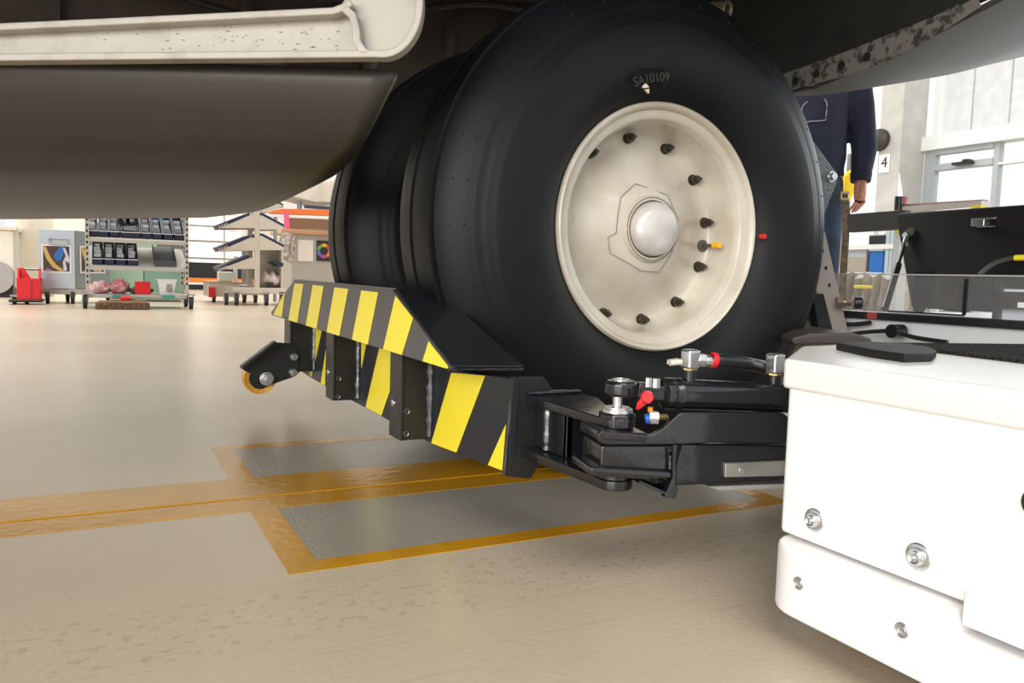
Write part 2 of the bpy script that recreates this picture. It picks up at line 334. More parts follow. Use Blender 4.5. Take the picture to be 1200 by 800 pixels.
    # things on the tyre sidewall
    def side(px, py): 
        return ay(px, py, TC - .1365)
    q = ay(896, 277, TC - .1305); CY('balance_dot', q + Vector((0, .010, 0)), q + Vector((0, -.0005, 0)), .0048, redp, t, 16, label='red balance dot on sidewall')
    stk = mat('cream_sticker', (.75, .68, .52), .6)
    q = side(757, 103); PR('sticker', [q + Vector(d) for d in ((-.007, 0, .001), (-.001, 0, .008), (.007, 0, .002), (.007, 0, -.008))], (0, .004, 0), stk, t, label='small torn cream sticker scrap')
    q = ay(790, 424, TC - .126); PR('sticker', [q + Vector(d) for d in ((-.012, .0, -.004), (.010, 0, -.002), (.011, 0, .006), (-.011, 0, .004))], (0, .006, 0), stk, t, label='small cream sticker low on sidewall')
    # embossed number
    q = side(763, 92); a = math.atan2(q.z - WC.z, q.x - WC.x)
    em = mat('embossed_rubber', (.026, .025, .020), .5)
    rr = math.hypot(q.z - WC.z, q.x - WC.x)
    text_mesh('serial_number', 'SA10109', .021, em, t, (q.x, TC - .1372, q.z), (PI / 2, -(a - PI / 2) , 0), .0012, curve_r=rr)
    plate = bm_new()
    n = 20; pin = []; pout = []
    for i in range(n + 1):
        t_ = -1 + 2 * i / n; aa = a - t_ * .14; hh = .0135 * math.sqrt(max(0, 1 - t_ ** 4)) + .001
        pin.append(Vector((WC.x + math.cos(aa) * (rr - hh), TC - .1365, WC.z + math.sin(aa) * (rr - hh)))); pout.append(Vector((WC.x + math.cos(aa) * (rr + hh), TC - .1365, WC.z + math.sin(aa) * (rr + hh))))
    add_tube(plate, pin + pout[::-1] + pin[:1], .0012, 6); obj('number_surround', plate, rubber, t, True)
    for (px, py, rr_) in ((617, 337, .012), (636, 375, .013), (640, 118, .0)):
        if rr_: 
            q = ay(px, py, TC - .1365); bm = bm_new(); add_tube(bm, [q + Vector((math.cos(i * PI / 12) * rr_, 0, math.sin(i * PI / 12) * rr_)) for i in range(25)], .0009, 6); obj('moulded_mark', bm, rubber, t, True)
    # wear dimples in the tread
    for kk in range(36):
        aa = kk * PI / 18 + .04
        bm = bm_new() if kk == 0 else bm
        for o in (-.088, -.100, -.113):
            r_ = {-.088: .4200, -.100: .4080, -.113: .3895}[o]
            q = Vector((WC.x + math.cos(aa) * r_, TC + o, WC.z + math.sin(aa) * r_)); add_cyl(bm, q - Vector((math.cos(aa), 0, math.sin(aa))) * .002, q + Vector((math.cos(aa), 0, math.sin(aa))) * .0006, .0016, seg=6)
    o = obj('tread_wear_pips', bm, mat('pip_black', (.004, .004, .004), .7), t); o['kind'] = 'stuff'
    return t
# ================================================================== AIRCRAFT
ac = thing('aircraft', 'parked aircraft underside with twin black-tyred wheels, dark open gear bay and grey door', 'aircraft', (.889, 1.44, .0))
make_wheel(0, True, 'near wheel: deep cream rim with bolts, black tyre')
make_wheel(.48, False, 'far wheel behind the near one, mostly hidden')
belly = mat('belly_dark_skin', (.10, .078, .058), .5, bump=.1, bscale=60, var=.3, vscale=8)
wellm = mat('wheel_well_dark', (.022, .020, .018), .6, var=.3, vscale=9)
doorm = mat('door_grey_paint', (.055, .050, .043), .42, bump=.06, bscale=200, var=.06, vscale=14)
fairm = mat('fairing_grey_paint', (.060, .061, .060), .55, spec=.25, bump=.04, bscale=80, var=.08, vscale=5)
linkm = mat('link_cream_paint', (.50, .465, .41), .40, bump=.15, bscale=60, var=.25, vscale=25, vlo=.25, vhi=.5)
# landing gear leg and axle
bm = bm_new(); add_cyl(bm, (.889, 1.24, .4435), (.889, 1.72, .4435), .045); obj('axle', bm, dsteel, ac, True)
bm = bm_new(); add_cyl(bm, (.889, 1.443, .4), (.889, 1.443, 1.3), .055); add_cyl(bm, (.889, 1.443, .8), (.889, 1.443, 1.35), .075); obj('shock_strut', bm, dsteel, ac, True)
# wheel bay box
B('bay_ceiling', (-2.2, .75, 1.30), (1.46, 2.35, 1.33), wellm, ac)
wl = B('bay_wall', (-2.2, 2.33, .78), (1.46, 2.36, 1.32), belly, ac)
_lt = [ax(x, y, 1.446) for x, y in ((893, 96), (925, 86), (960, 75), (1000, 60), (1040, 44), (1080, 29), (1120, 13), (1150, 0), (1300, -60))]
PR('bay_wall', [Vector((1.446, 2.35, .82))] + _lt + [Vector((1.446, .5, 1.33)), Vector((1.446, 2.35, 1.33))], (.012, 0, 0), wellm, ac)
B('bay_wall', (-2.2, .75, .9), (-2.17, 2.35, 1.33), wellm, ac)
# frames & rivets on the bay wall
for x in (.35, .62, .95, 1.2, -.1, -.6, -1.1):
    B('bay_frame', (x, 2.30, .80), (x + .025, 2.335, 1.3), belly, ac)
bm = bm_new()
for z in (.93, 1.06):
    for i in range(90): 
        q = Vector((-.4 + i * .02, 2.329, z)); add_cyl(bm, q, q + Vector((0, -.003, 0)), .0035, seg=6)
for x in (.42, .60, .70, .93):
    for i in range(22): q = Vector((x, 2.329, .82 + i * .02)); add_cyl(bm, q, q + Vector((0, -.003, 0)), .0035, seg=6)
o = obj('rivets', bm, mat('rivet_brown', (.10, .085, .07), .4), ac); o['kind'] = 'stuff'
# hull skin over everything (upper outside), fore and aft of the bay
def hull(name, x0, x1, n, m, ylo, yhi, zfun):
    bm = bm_new(); R = []
    for i in range(n + 1):
        x = x0 + (x1 - x0) * i / n; row = []
        for j in range(33):
            a = j / 32; y = ylo + (yhi - ylo) * a; row.append(bm.verts.new((x, y, zfun(x, y))))
        R.append(row)
    for a, b_ in zip(R, R[1:]):
        for j in range(32): bm.faces.new((a[j], a[j + 1], b_[j + 1], b_[j]))
    o = obj(name, bm, m, ac, True); s = o.modifiers.new('s', 'SOLIDIFY'); s.thickness = .01; s.offset = 1; return o
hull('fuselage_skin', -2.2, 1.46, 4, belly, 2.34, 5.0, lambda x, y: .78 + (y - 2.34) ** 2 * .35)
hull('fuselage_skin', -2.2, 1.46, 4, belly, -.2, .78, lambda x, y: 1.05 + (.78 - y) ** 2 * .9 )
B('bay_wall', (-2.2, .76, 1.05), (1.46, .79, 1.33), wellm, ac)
# aft fairing, lit from the windows: lower edge curve measured, rising aft
bx = [(1.45, 932, 108), (1.62, 975, 106), (1.80, 1012, 104), (2.2, 1092, 91), (2.55, 1137, 80), (3.3, 1200, 65), (4.2, 1245, 52)]
pts = [ax(px, py, X) for X, px, py in bx]; E_ = spline(pts, 6)
bm = bm_new(); R = []
for p in E_:
    row = []
    for j in range(19):
        d = -0.55 + j * .15   # +: toward camera side
        if d < 0: y = p.y - d; z = p.z + (d * d) * .9 - d * .05
        else: y = p.y - d; z = p.z + .11 * d + .14 * d * d
        row.append(bm.verts.new((p.x, y, z)))
    R.append(row)
for a, b_ in zip(R, R[1:]):
    for j in range(18): bm.faces.new((a[j], a[j + 1], b_[j + 1], b_[j]))
fo = obj('rear_fairing', bm, fairm, ac, True, label='pale grey rear belly fairing'); s = fo.modifiers.new('s', 'SOLIDIFY'); s.thickness = .008; s.offset = 1
# perforated lip strip on the bay edge
lipm = mat('lip_alloy', (.19, .18, .16), .5, .1, var=.75, vscale=48, vlo=.40, vhi=.50, bump=.1)
LX = 1.440
top = [(905, 92), (925, 84), (960, 72), (1000, 57), (1040, 41), (1080, 25), (1120, 8), (1145, -3)]; bot = [(905, 112), (928, 105), (962, 96), (1002, 85), (1042, 70), (1082, 50), (1120, 26), (1148, 8)]
bm = bm_new(); pt = [ax(x, y, LX) for x, y in top]; pb = [ax(x, y, LX) for x, y in bot]
for a0, a1, b1, b0 in zip(pt, pt[1:], pb[1:], pb): add_poly_prism(bm, [a0, a1, b1, b0], (.004, 0, 0))
bmesh.ops.remove_doubles(bm, verts=bm.verts, dist=.0001)
lip = obj('bay_edge_strip', bm, lipm, ac, label='speckled alloy strip with lightening holes')
for (x, y, r) in ((932, 95, .0088), (957, 86.5, .0088), (986, 77, .0095), (1016, 66.5, .0095)):
    q = ax(x, y, LX); bm = bm_new(); add_cyl(bm, q + Vector((-.0012, 0, 0)), q + Vector((.002, 0, 0)), r); obj('lightening_hole', bm, mat('hole_black', (.006, .006, .006), .8), lip)
for (x, y) in ((1100, 21), (1112, 13), (1119, 15), (1122, 8)):
    q = ax(x, y, LX); CY('rivet', q, q + Vector((-.003, 0, 0)), .0035, dsteel, lip, 10)
# towing eye end seen above the tyre
q = ay(851, 12, 1.35); bm = bm_new(); add_lathe(bm, q, [(.05, .014), (-.004, .020), (-.006, .016), (-.002, .011), (.02, .010)], (-.35, 1, .25), 24); obj('pipe_end', bm, mat('brass_tube', (.17, .14, .09), .4, .5), ac, True)
# bay hydraulic pipes for depth in the dark
for k_ in range(4):
    bm = bm_new(); add_tube(bm, spline([(-.3 + .1 * k_, 2.25 - .03 * k_, 1.15), (.4, 2.2 - .05 * k_, 1.0 + .05 * k_), (1.0, 2.1, 1.12 + .03 * k_), (1.42, 1.9, 1.0 + .05 * k_)], 8), .010, 8); obj('bay_pipe', bm, wellm, ac, True)
# ---- big grey gear door at left
rowsR = [(463, 90, 1.20), (460, 97, 1.197), (445, 126, 1.215), (425, 164, 1.26), (405, 187, 1.32), (388, 200, 1.37), (345, 222, 1.50), (310, 238, 1.66), (290, 243, 1.80), (262, 247, 2.0), (240, 250, 2.2)]
rowsL = [(-180, 67), (-180, 75), (-180, 108), (-180, 152), (-180, 180), (-180, 198), (-180, 222), (-180, 240), (-180, 247), (-180, 251), (-180, 253)]
bm = bm_new(); R = []
for (x, y, d), (xl, yl) in zip(rowsR, rowsL):
    a = ad(x, y, d); b_ = ad(xl, yl, d * .99); R.append([a.lerp(b_, i / 24) for i in range(25)])
cols = [spline([r[i] for r in R], 4) for i in range(25)]
G = [[bm.verts.new(p) for p in cpts] for cpts in cols]
for a, b_ in zip(G, G[1:]):
    for j in range(len(a) - 1): bm.faces.new((a[j], a[j + 1], b_[j + 1], b_[j]))
door = obj('gear_door', bm, doorm, ac, True, label='large curved dark grey gear door'); s = door.modifiers.new('s', 'SOLIDIFY'); s.thickness = .012; s.offset = -1
for p in door.data.polygons: p.use_smooth = True
trm = mat('door_edge_seal', (.15, .14, .12), .5)
bm = bm_new(); add_tube(bm, [p + Vector((0, -.001, .001)) for p in cols[0][:-6]], .0038, 8); obj('edge_trim', bm, trm, door, True)
bm = bm_new(); add_tube(bm, [c_[0] for c_ in cols], .0035, 8); obj('edge_trim', bm, trm, door, True)
bm = bm_new(); add_tube(bm, [c_[27] - UP * .0005 for c_ in cols], .0012, 6); obj('panel_seam', bm, mat('seam_dark', (.04, .035, .03), .6), door, True)
# door inner shelf and hinge lug above it
lug = [ad(x, y, 1.215) for x, y in ((335, 60), (441, 60), (434, 89), (335, 86))]
PR('door_lug', lug, fh * .03, mat('lug_grey', (.20, .18, .15), .5, bump=.3, bscale=80, var=.3, vscale=30), ac, bev=.002)
q = ad(418, 78.5, 1.205); bm = bm_new(); add_cyl(bm, q, q - fh * .006, .0085); add_hex(bm, q - fh * .006, q - fh * .012, .006); add_cyl(bm, q - fh * .012, q - fh * .017, .0030, seg=10); obj('lug_bolt', bm, bronze, ac)
PR('door_bracket', [ad(x, y, 1.26) for x, y in ((-120, 66), (345, 74), (345, 90), (-120, 76))], fh * .02, mat('bracket_dark', (.09, .08, .07), .5), ac)
# ---- cream link arm: flanged frame with recessed web
DL = 1.13
def LP(pts): return [ad(x, y, DL) for x, y in pts]
def arc(cx, cy, rx, ry, a0, a1, n=12): return [(cx + rx * math.cos(math.radians(a0 + (a1 - a0) * i / n)), cy - ry * math.sin(math.radians(a0 + (a1 - a0) * i / n))) for i in range(n + 1)]
outer = [(-150, 34), (390, 9)] + arc(448, 6, 47, 59, 120, -88, 26) + [(-150, 72)]
bmw = bm_new(); add_poly_prism(bmw, [p + fh * .022 for p in LP(outer)], fh * .006); link = obj('link_arm', bmw, linkm, ac, label='cream painted cast link arm with raised edges')
def rib(pxs, r=.0042, depth=.026, closed=False):
    P_ = LP(pxs); n_ = len(P_); bm_ = bm_new()
    pv = []; 
    for i in range(n_):
        d_ = (P_[min(i + 1, n_ - 1)] - P_[max(i - 1, 0)]).normalized(); s_ = d_.cross(fh).normalized() * r; pv.append((P_[i] + s_, P_[i] - s_))
    rings = [[bm_.verts.new(v_) for v_ in (a, b, b + fh * depth, a + fh * depth)] for a, b in pv]
    for a, b in zip(rings, rings[1:]):
        for k_ in range(4): bm_.faces.new((a[k_], a[(k_ + 1) % 4], b[(k_ + 1) % 4], b[k_]))
    bm_.faces.new(rings[0][::-1]); bm_.faces.new(rings[-1]); return bm_
obj('flange', rib([(-150, 38), (120, 25.5), (390, 12.5), (402, 8), (412, 2)] , .0050), linkm, link, bev=.0022, seg=3)
obj('flange', rib(arc(448, 2, 43.5, 61, 100, -89, 30) + [(440, 62.5), (-150, 68)], .0052), linkm, link, bev=.0022, seg=3)
obj('flange', rib([(402, 8), (413, 18), (417, 34), (418, 48), (424, 58), (430, 63)], .0055), linkm, link, bev=.0018, seg=3)
bm = bm_new()
for i in range(48):
    x = random.choice((random.uniform(0, 410), random.uniform(250, 400))); y = random.uniform(30, 58); p = ad(x, y, DL + .0215)
    dx = random.uniform(.0008, .004); add_poly_prism(bm, [p + r0 * -dx, p + UP * -.0007, p + r0 * dx, p + UP * .0006 + r0 * dx * .3], fh * .001)
o = obj('paint_chips', bm, mat('chip_dark', (.10, .085, .07), .6), link); o['kind'] = 'stuff'
# ================================================================== TUG
tg = thing('aircraft_tug', 'low white and black aircraft tug with striped gate cradling the wheels', 'tug', (1.2, .9, .0))
BX = .618; z_t = .276
# body: chamfered corner polygon, extruded
body_poly = [(BX, .575), (.765, .690), (.90, .700), (1.25, .60), (1.25, -.6), (BX, -.6)]
bd = PR('body', [(x, y, .098) for x, y in body_poly], (0, 0, .268 - .098), white, tg, bev=.004)
top_poly = [(BX - .004, .580), (.765, .697), (.90, .707), (1.26, .61), (1.26, -.6), (BX - .004, -.6)]
PR('top_cover', [(x, y, .246) for x, y in top_poly], (0, 0, z_t - .246), whitet, bd, bev=.004, label='glossy white top cover')
# base plate with rounded corner
yn = ax(1114, 716, .598).y
bm = bm_new(); add_poly_prism(bm, [(.588, y, z) for y, z in ((-.6, .031), (.575, .031), (.575, .095), (yn, .095), (yn - .005, .080), (-.6, .080))], (.60, 0, 0)); bm.edges.ensure_lookup_table()
ce = [e for e in bm.edges if all(abs(v.co.x - .588) < 1e-4 and abs(v.co.y - .575) < 1e-4 for v in e.verts)]
bmesh.ops.bevel(bm, geom=ce, offset=.045, offset_type='OFFSET', segments=8, profile=.5, affect='EDGES')
bpo = obj('base_plate', bm, white, tg, bev=.003)
PR('lower_panel', [(.602, yn - .006, .086), (.602, -.6, .086), (.602, -.6, .116), (.602, yn - .006, .116)], (.02, 0, 0), white, bd, bev=.003)
def flange_bolt(px, py, X, r, parent, recess=False):
    q = ax(px, py, X); n = Vector((-1, 0, 0)); bm = bm_new()
    if not recess:
        add_lathe(bm, q, [(0, r), (.0015, r), (.002, r * .95), (.0021, r * .62), (.0055, r * .60), (.0075, r * .45), (.0065, r * .30), (.0035, r * .27), (.003, 0)], n, 24)
    else:
        add_lathe(bm, q, [(0, r), (.0008, r), (.0012, r * .88), (.0006, r * .8), (.0006, r * .62), (.001, r * .55), (.0002, r * .3), (.0002, 0)], n, 20)
    obj('body_bolt', bm, steel, parent, True)
flange_bolt(955, 609, BX, .0115, bd); flange_bolt(1077, 652, BX, .0120, bd); flange_bolt(936, 683, .588, .0062, bpo, True); flange_bolt(1057, 738, .588, .0066, bpo, True)
q = ax(1218, 590, BX); bm = bm_new(); add_lathe(bm, q, [(0, .012), (.003, .0115), (.003, .009), (.0005, .008), (.0005, 0)], (-1, 0, 0), 28); obj('grommet', bm, blk, bd, True)
# flat black handle on top and the foam pad
hp = [az(x, y, z_t) for x, y in ((979, 410), (1012, 408), (1060, 411), (1090, 415.5), (1097, 420), (1092, 424), (1060, 425), (1020, 419))]
PR('handle', hp, (0, 0, .009), blkm, bd, bev=.002, label='flat black recessed handle')
fp = [az(x, y, z_t) for x, y in ((1020, 404.5), (1060, 409), (1230, 430))] + [Vector((1.24, .2, z_t)), Vector((1.24, .60, z_t))]
PR('foam_pad', fp, (0, 0, .004), foam, bd, label='rough black anti-slip pad')
# far side frame of the tug (X about 1.45) : chassis, white inner wall, rail, clear guard, hood
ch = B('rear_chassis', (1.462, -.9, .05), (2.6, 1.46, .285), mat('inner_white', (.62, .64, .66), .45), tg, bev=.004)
ra = B('guard_rail', (1.45, -.9, .283), (1.50, 1.30, .2985), blk, ch, bev=.002)
clear = glass('clear_acrylic', (1, 1, 1), .02, .05)
B('clear_guard', (1.478, -.9, .2985), (1.483, 1.262, .3785), clear, ch, label='clear acrylic guard strip')
B('guard_edge', (1.477, -.9, .3775), (1.484, 1.262, .3800), mat('guard_edge', (.42, .40, .42), .3), ch)
yv = ax(1131, 350, 1.475).y
B('guard_frame', (1.4735, yv - .003, .303), (1.4775, yv + .003, .372), blk, ch); 
q0 = ax(1040, 371, 1.474); B('guard_frame', (1.4735, yv, .3000), (1.4775, q0.y, .3035), blk, ch)
q = ax(1021, 371, 1.449); B('red_mark', (1.4485, q.y - .012, .284), (1.4505, q.y + .010, .2975), mat('red_tape', (.30, .05, .04), .5), ch)
# machinery behind the guard
B('control_box', (1.53, .30, .285), (1.9, .93, .355), mat('blue_white', (.60, .63, .72), .35), ch, bev=.01)
B('control_box_bar', (1.515, .25, .335), (1.53, 1.0, .350), blk, ch); B('control_box_bar', (1.515, ax(1167, 350, 1.52).y - .008, .285), (1.53, ax(1167, 350, 1.52).y + .002, .38), blk, ch)
B('relay_box', (1.510, .45, .318), (1.53, ax(1140, 345, 1.51).y, .336), blk, ch)
B('relay_tag', (1.508, ax(1199, 342, 1.509).y - .01, .321), (1.510, ax(1194, 342, 1.509).y, .331), mat('paper2', (.8, .8, .8), .6), ch)
# linkage rods in front of the inner wall
bm = bm_new(); add_tube(bm, spline([ax(x, y, 1.42) for x, y in ((985, 397), (1000, 391), (1030, 388), (1047, 389), (1075, 396), (1110, 401))], 6), .0045, 8)
q = ax(1049, 388, 1.42); add_cyl(bm, q + Vector((-.012, 0, 0)), q + Vector((.02, 0, 0)), .014); obj('release_linkage', bm, blk, ch, True)
bm = bm_new(); add_tube(bm, spline([ax(x, y, 1.44) for x, y in ((935, 371), (950, 374), (990, 380), (1020, 378))], 6), .005, 8); obj('cable', bm, blk, ch, True)
# hood
hm = mat('hood_charcoal', (.010, .009, .0085), .6, spec=.2, bump=.05, bscale=100)
ht = [Vector((1.98, ax(1048, 251, 1.98).y, ax(1048, 251, 1.98).z)), Vector((1.98, .2, ax(1200, 241, 1.98).z + .005)), Vector((1.84, .2, .30)), Vector((1.84, ax(1069, 326, 1.84).y, .30))]
hd = PR('hood', ht, (.035, 0, .006), hm, tg, bev=.008, label='open charcoal hood lid')
q = ap(1154, 261, ht[0], (ht[1] - ht[0]).cross(ht[2] - ht[0]).normalized())
bm = bm_new(); add_box(bm, (q.x - .022, q.y - .012, q.z - .010), (q.x + .002, q.y + .022, q.z + .010)); add_box(bm, (q.x - .024, q.y - .04, q.z + .006), (q.x - .012, q.y + .02, q.z + .011)); add_box(bm, (q.x - .018, q.y - .035, q.z - .013), (q.x - .008, q.y + .01, q.z - .009)); obj('latch', bm, steel, hd, bev=.002)
nrm = (ht[1] - ht[0]).cross(ht[2] - ht[0]).normalized()
q1 = ap(1066, 276, ht[0], nrm) + Vector((-.01, 0, 0)); q2 = ad(1037, 362, 1.95)
bm = bm_new(); add_cyl(bm, q1.lerp(q2, .12), q1.lerp(q2, .45), .004); add_cyl(bm, q1.lerp(q2, .42), q2, .0085); st = obj('gas_strut', bm, blk, hd, True)
bm = bm_new(); add_cyl(bm, q1.lerp(q2, .0), q1.lerp(q2, .13), .006, .008); add_cyl(bm, q1 + Vector((-.01, 0, 0)), q1 + Vector((.02, 0, 0)), .008); obj('strut_clevis', bm, steel, st, True)
q = ap(1068, 275, ht[0], nrm); CY('strut_mount', q, q + nrm * (.012 if nrm.x < 0 else -.012), .016, blk, hd)
cq = [ap(x, y, ht[0] + Vector((-.012, 0, 0)), nrm) for x, y in ((1148, 322), (1165, 309), (1185, 303), (1215, 299), (1260, 300))]
bm = bm_new(); add_tube(bm, spline(cq, 6), .006, 8); obj('hood_cable', bm, mat('cable_grey', (.06, .06, .055), .5), hd, True)
q = ap(1197, 302, ht[0] + Vector((-.02, 0, 0)), nrm); CY('yellow_clip', q + Vector((0, -.02, 0)), q + Vector((0, .014, 0)), .007, yel, hd, 12)
# inner hinge arm of hood seen through the guard
PR('hood_hinge', [ax(x, y, 1.80) for x, y in ((1072, 318), (1090, 318), (1083, 356), (1076, 366), (1070, 364))], (.02, 0, 0), hm, hd); 
PR('hood_panel', [ax(x, y, 1.86) for x, y in ((1102, 322), (1130, 322), (1131, 366), (1106, 364))], (.02, 0, 0), hm, hd)
PR('rear_lid', [ax(x, y, 2.35) for x, y in ((993, 251), (1060, 246), (1060, 268), (993, 272))], (.03, 0, 0), mat('rear_lid', (.045, .045, .043), .6), hd)
# rear wheel stop: triangular plate, perforated post, spring pin
YP = 1.18
pm = mat('plate_greygreen', (.10, .115, .12), .35, .3, bump=1.0, bscale=170)
st_ = PR('stop_plate', [ay(x, y, YP + .035) for x, y in ((948, 158), (981, 203), (981, 213), (966, 252), (950, 262), (940, 200))], (0, .012, 0), pm, tg, bev=.002, label='grey-green wheel stop plate')
q = ay(974, 207, YP + .035); bm = bm_new(); add_cyl(bm, q, q + Vector((0, -.003, 0)), .0125); add_hex(bm, q + Vector((0, -.003, 0)), q + Vector((0, -.010, 0)), .009); obj('stop_bolt', bm, steel, st_, bev=.001)
pg = mat('post_grey', (.27, .235, .21), .45, bump=.4, bscale=250)
post = PR('stop_post', [ay(x, y, YP) for x, y in ((948, 250), (963, 256), (966, 267), (995, 391), (972, 391), (957, 340))], (0, .045, 0), pg, tg, bev=.002, label='perforated grey stop post')
for (x, y) in ((964, 294), (968, 314), (972, 334)): q = ay(x, y, YP - .0006); CY('post_hole', q, q + Vector((0, .02, 0)), .0042, mat('hole_black', (0, 0, 0)), post, 16)
PR('post_sleeve', [ay(x, y, YP - .006) for x, y in ((952, 344), (965, 344), (977, 392), (961, 392))], (0, .02, 0), blk, post)
q = ay(980, 354, YP - .005)
bm = bm_new(); ud = Vector((.8, -.6, 0)).normalized(); add_hex(bm, q, q + ud * .012, .013); add_cyl(bm, q + ud * .012, q + ud * .018, .009); add_hex(bm, q + ud * .018, q + ud * .030, .0085); obj('pin_body', bm, mat('bronze_pin', (.26, .2, .15), .3, .8), post)
CY('pin_knob', q + ud * .034, q + ud * .052, .0125, blk, post, bev=.003)
PR('post_foot', [ad(x, y, 1.45) for x, y in ((928, 396), (950, 390), (1000, 390), (1022, 397), (1022, 403), (930, 404))], fh * .22, mat('foot_brown', (.055, .045, .04), .4), tg, bev=.004)
# ================================================================== GATE
GX = .4655
gp = [(601, 444), (568.7, 439), (529, 434)] + [(445.5, 404), (376, 383), (337, 372)] + [(337, 425), (363, 441.6), (380, 451.8), (428.6, 478), (447, 488), (505.5, 520), (535, 531), (589, 552), (594, 557)]
gate = PR('loading_gate', [ax(x, y, GX) for x, y in gp], (.010, 0, 0), tapeb, tg, bev=.001)
def stripe(pxs, X, m=yel, name='yellow_stripe'): PR(name, [ax(x, y, X - .0004) for x, y in pxs], (-.0006, 0, 0), m, gate)
stripe([(529.2, 436.6), (568.7, 440), (535, 530), (505.6, 519)], GX); stripe([(593, 497.3), (588.8, 551), (572, 544.6)], GX)
stripe([(445.5, 405), (463, 410), (459, 452), (447, 487), (428.6, 477)], GX); stripe([(423.6, 398), (430, 400), (428, 410), (423.6, 431.5)], GX)
stripe([(382, 410), (376, 449), (381, 451.3)], GX); stripe([(366, 383), (378, 384), (365.5, 441), (363, 440)], GX)
# deflector: front panel leaning, top, back (in the tyre's line), end plate
def PF(x, y):  # front panel plane: bottom at X .406, top at X .425, through measured heights
    a = ax(x, y, .406); 
    for _ in range(6):
        X = .406 + (a.z - .237) / .087 * .020; a = ax(x, y, X)
    return a
panel_px = [(344.4, 328.5), (459, 339), (463.5, 344), (527.5, 430), (526, 433), (318, 369), (317.5, 366)]
dp = PR('deflector_panel', [PF(x, y) for x, y in panel_px], (.008, 0, -.001), greyt, gate, bev=.0008, label='grey and yellow striped front deflector')
for s_ in ([(334.5, 341), (330.5, 371.5), (320.5, 368.5)], [(345.5, 332), (356, 332.6), (348.5, 378), (338.5, 374.8)], [(367, 333.8), (379.5, 335), (371.2, 385), (358.8, 381.2)], [(392.5, 336.6), (408.5, 338.4), (397.8, 393.3), (383.3, 388.8)],
           [(424, 340.2), (443.5, 342.4), (431.2, 403.4), (413, 397.8)], [(464, 346.5), (484.5, 372.5), (471.3, 415.6), (449.5, 409)], [(503, 400), (526, 429.5), (524.5, 431.8), (495.8, 423)]):
    PR('yellow_stripe', [PF(x, y) + Vector((-.0004, 0, 0)) for x, y in s_], (-.0007, 0, 0), yel, gate)
TR = PF(461, 340); BR = PF(527.5, 432); TL = PF(344.4, 328.5); BL = PF(318, 368)
TRb = ad(512, 348, TR.dot(fh) + .03); TRb = Vector((TR.x + .062, TR.y - .002, TR.z)); 
q = ay(513, 348, TR.y); TRb = Vector((q.x, TR.y, TR.z - .003)); q = ay(613, 434, BR.y + .01); BRb = Vector((q.x, BR.y + .01, BR.z - .004))
TLb = Vector((TRb.x, TL.y, TL.z - .003)); BLb = Vector((BRb.x, BL.y, BR.z - .004))
bm = bm_new(); vs = [bm.verts.new(p) for p in (TR + Vector((.004, .002, 0)), BR + Vector((.004, .002, 0)), BRb, TRb)]; bm.faces.new(vs)
o = obj('deflector_end', bm, blk, gate); s = o.modifiers.new('s', 'SOLIDIFY'); s.thickness = .008; s.offset = 0; o.modifiers.new('b', 'BEVEL').width = .001
bm = bm_new(); vs = [bm.verts.new(p) for p in (TR, TRb, TLb, TL)]; bm.faces.new(vs); vs = [bm.verts.new(p) for p in (TRb, BRb, BLb, TLb)]; bm.faces.new(vs)
o = obj('deflector_back', bm, blkt, gate); s = o.modifiers.new('s', 'SOLIDIFY'); s.thickness = .004; s.offset = 0
bm = bm_new(); add_tube(bm, [BR.lerp(BRb, i / 10) + Vector((-.002, -.002, -.001)) for i in range(11)], .0022, 6, .3); obj('weld_bead', bm, blkg, gate, True)
PR('deflector_lip', [TR + Vector((-.001, 0, .001)), TR + Vector((.014, 0, .0012)), TL + Vector((.014, 0, .0012)), TL + Vector((-.001, 0, .001))], (0, 0, .002), mat('lip_grey', (.16, .155, .16), .4, bump=.3, bscale=400), gate, bev=.0008)
# brackets on the gate
def bracket(pf, side_px, Xp, holes, lens=None):
    # pf: four px corners of front face (TL,TR,BR,BL) on plane Xp
    c4 = [ax(x, y, Xp) for x, y in pf]; y0 = (c4[1].y + c4[2].y) / 2; y1 = (c4[0].y + c4[3].y) / 2; zb = (c4[2].z + c4[3].z) / 2; ztp = (c4[0].z + c4[1].z) / 2 + .01
    bm = bm_new(); add_box(bm, (Xp, y0, zb), (Xp + .008, y1, ztp)); add_box(bm, (Xp + .004, y0, zb), (GX, y0 + .008, ztp)); add_box(bm, (Xp + .004, y1 - .008, zb), (GX, y1, ztp))
    b_ = obj('mounting_bracket', bm, blkt, gate, bev=.0015)
    for (x, y) in holes:
        q = ay(x, y, y0 - .0004); bm = bm_new(); add_lathe(bm, q, [(.0, .0045), (-.0012, .0040), (-.0006, .0030), (.003, .0028), (.003, 0)], (0, 1, 0), 14); obj('threaded_hole', bm, dsteel, gate, True)
    if lens:
        q = ax(lens[0], lens[1], Xp); bm = bm_new(); add_lathe(bm, q, [(0, .006), (.002, .0055), (.003, .003), (.0022, 0)], (-1, 0, 0), 16); obj('screw', bm, steel, gate, True)
    bm = bm_new(); add_tube(bm, [Vector((GX - .003, y0 - .003, zb + .004 + (ztp - zb - .004) * i / 16)) for i in range(17)], .0050, 8, .4); obj('weld_bead', bm, weld, gate, True)
    return y0, y1, zb, ztp
bracket([(458.7, 412), (471.5, 416), (466.8, 515.2), (454, 508.5)], None, .414, ((477, 482), (476, 508)), (461, 472))
bracket([(383, 388), (392, 391), (388, 468.6), (380.7, 464.6)], None, .412, ((397, 443.5), (396, 464.5)), (385, 436))
b3 = bracket([(333, 374), (339.5, 377), (339.5, 436), (333, 432)], None, .405, ())
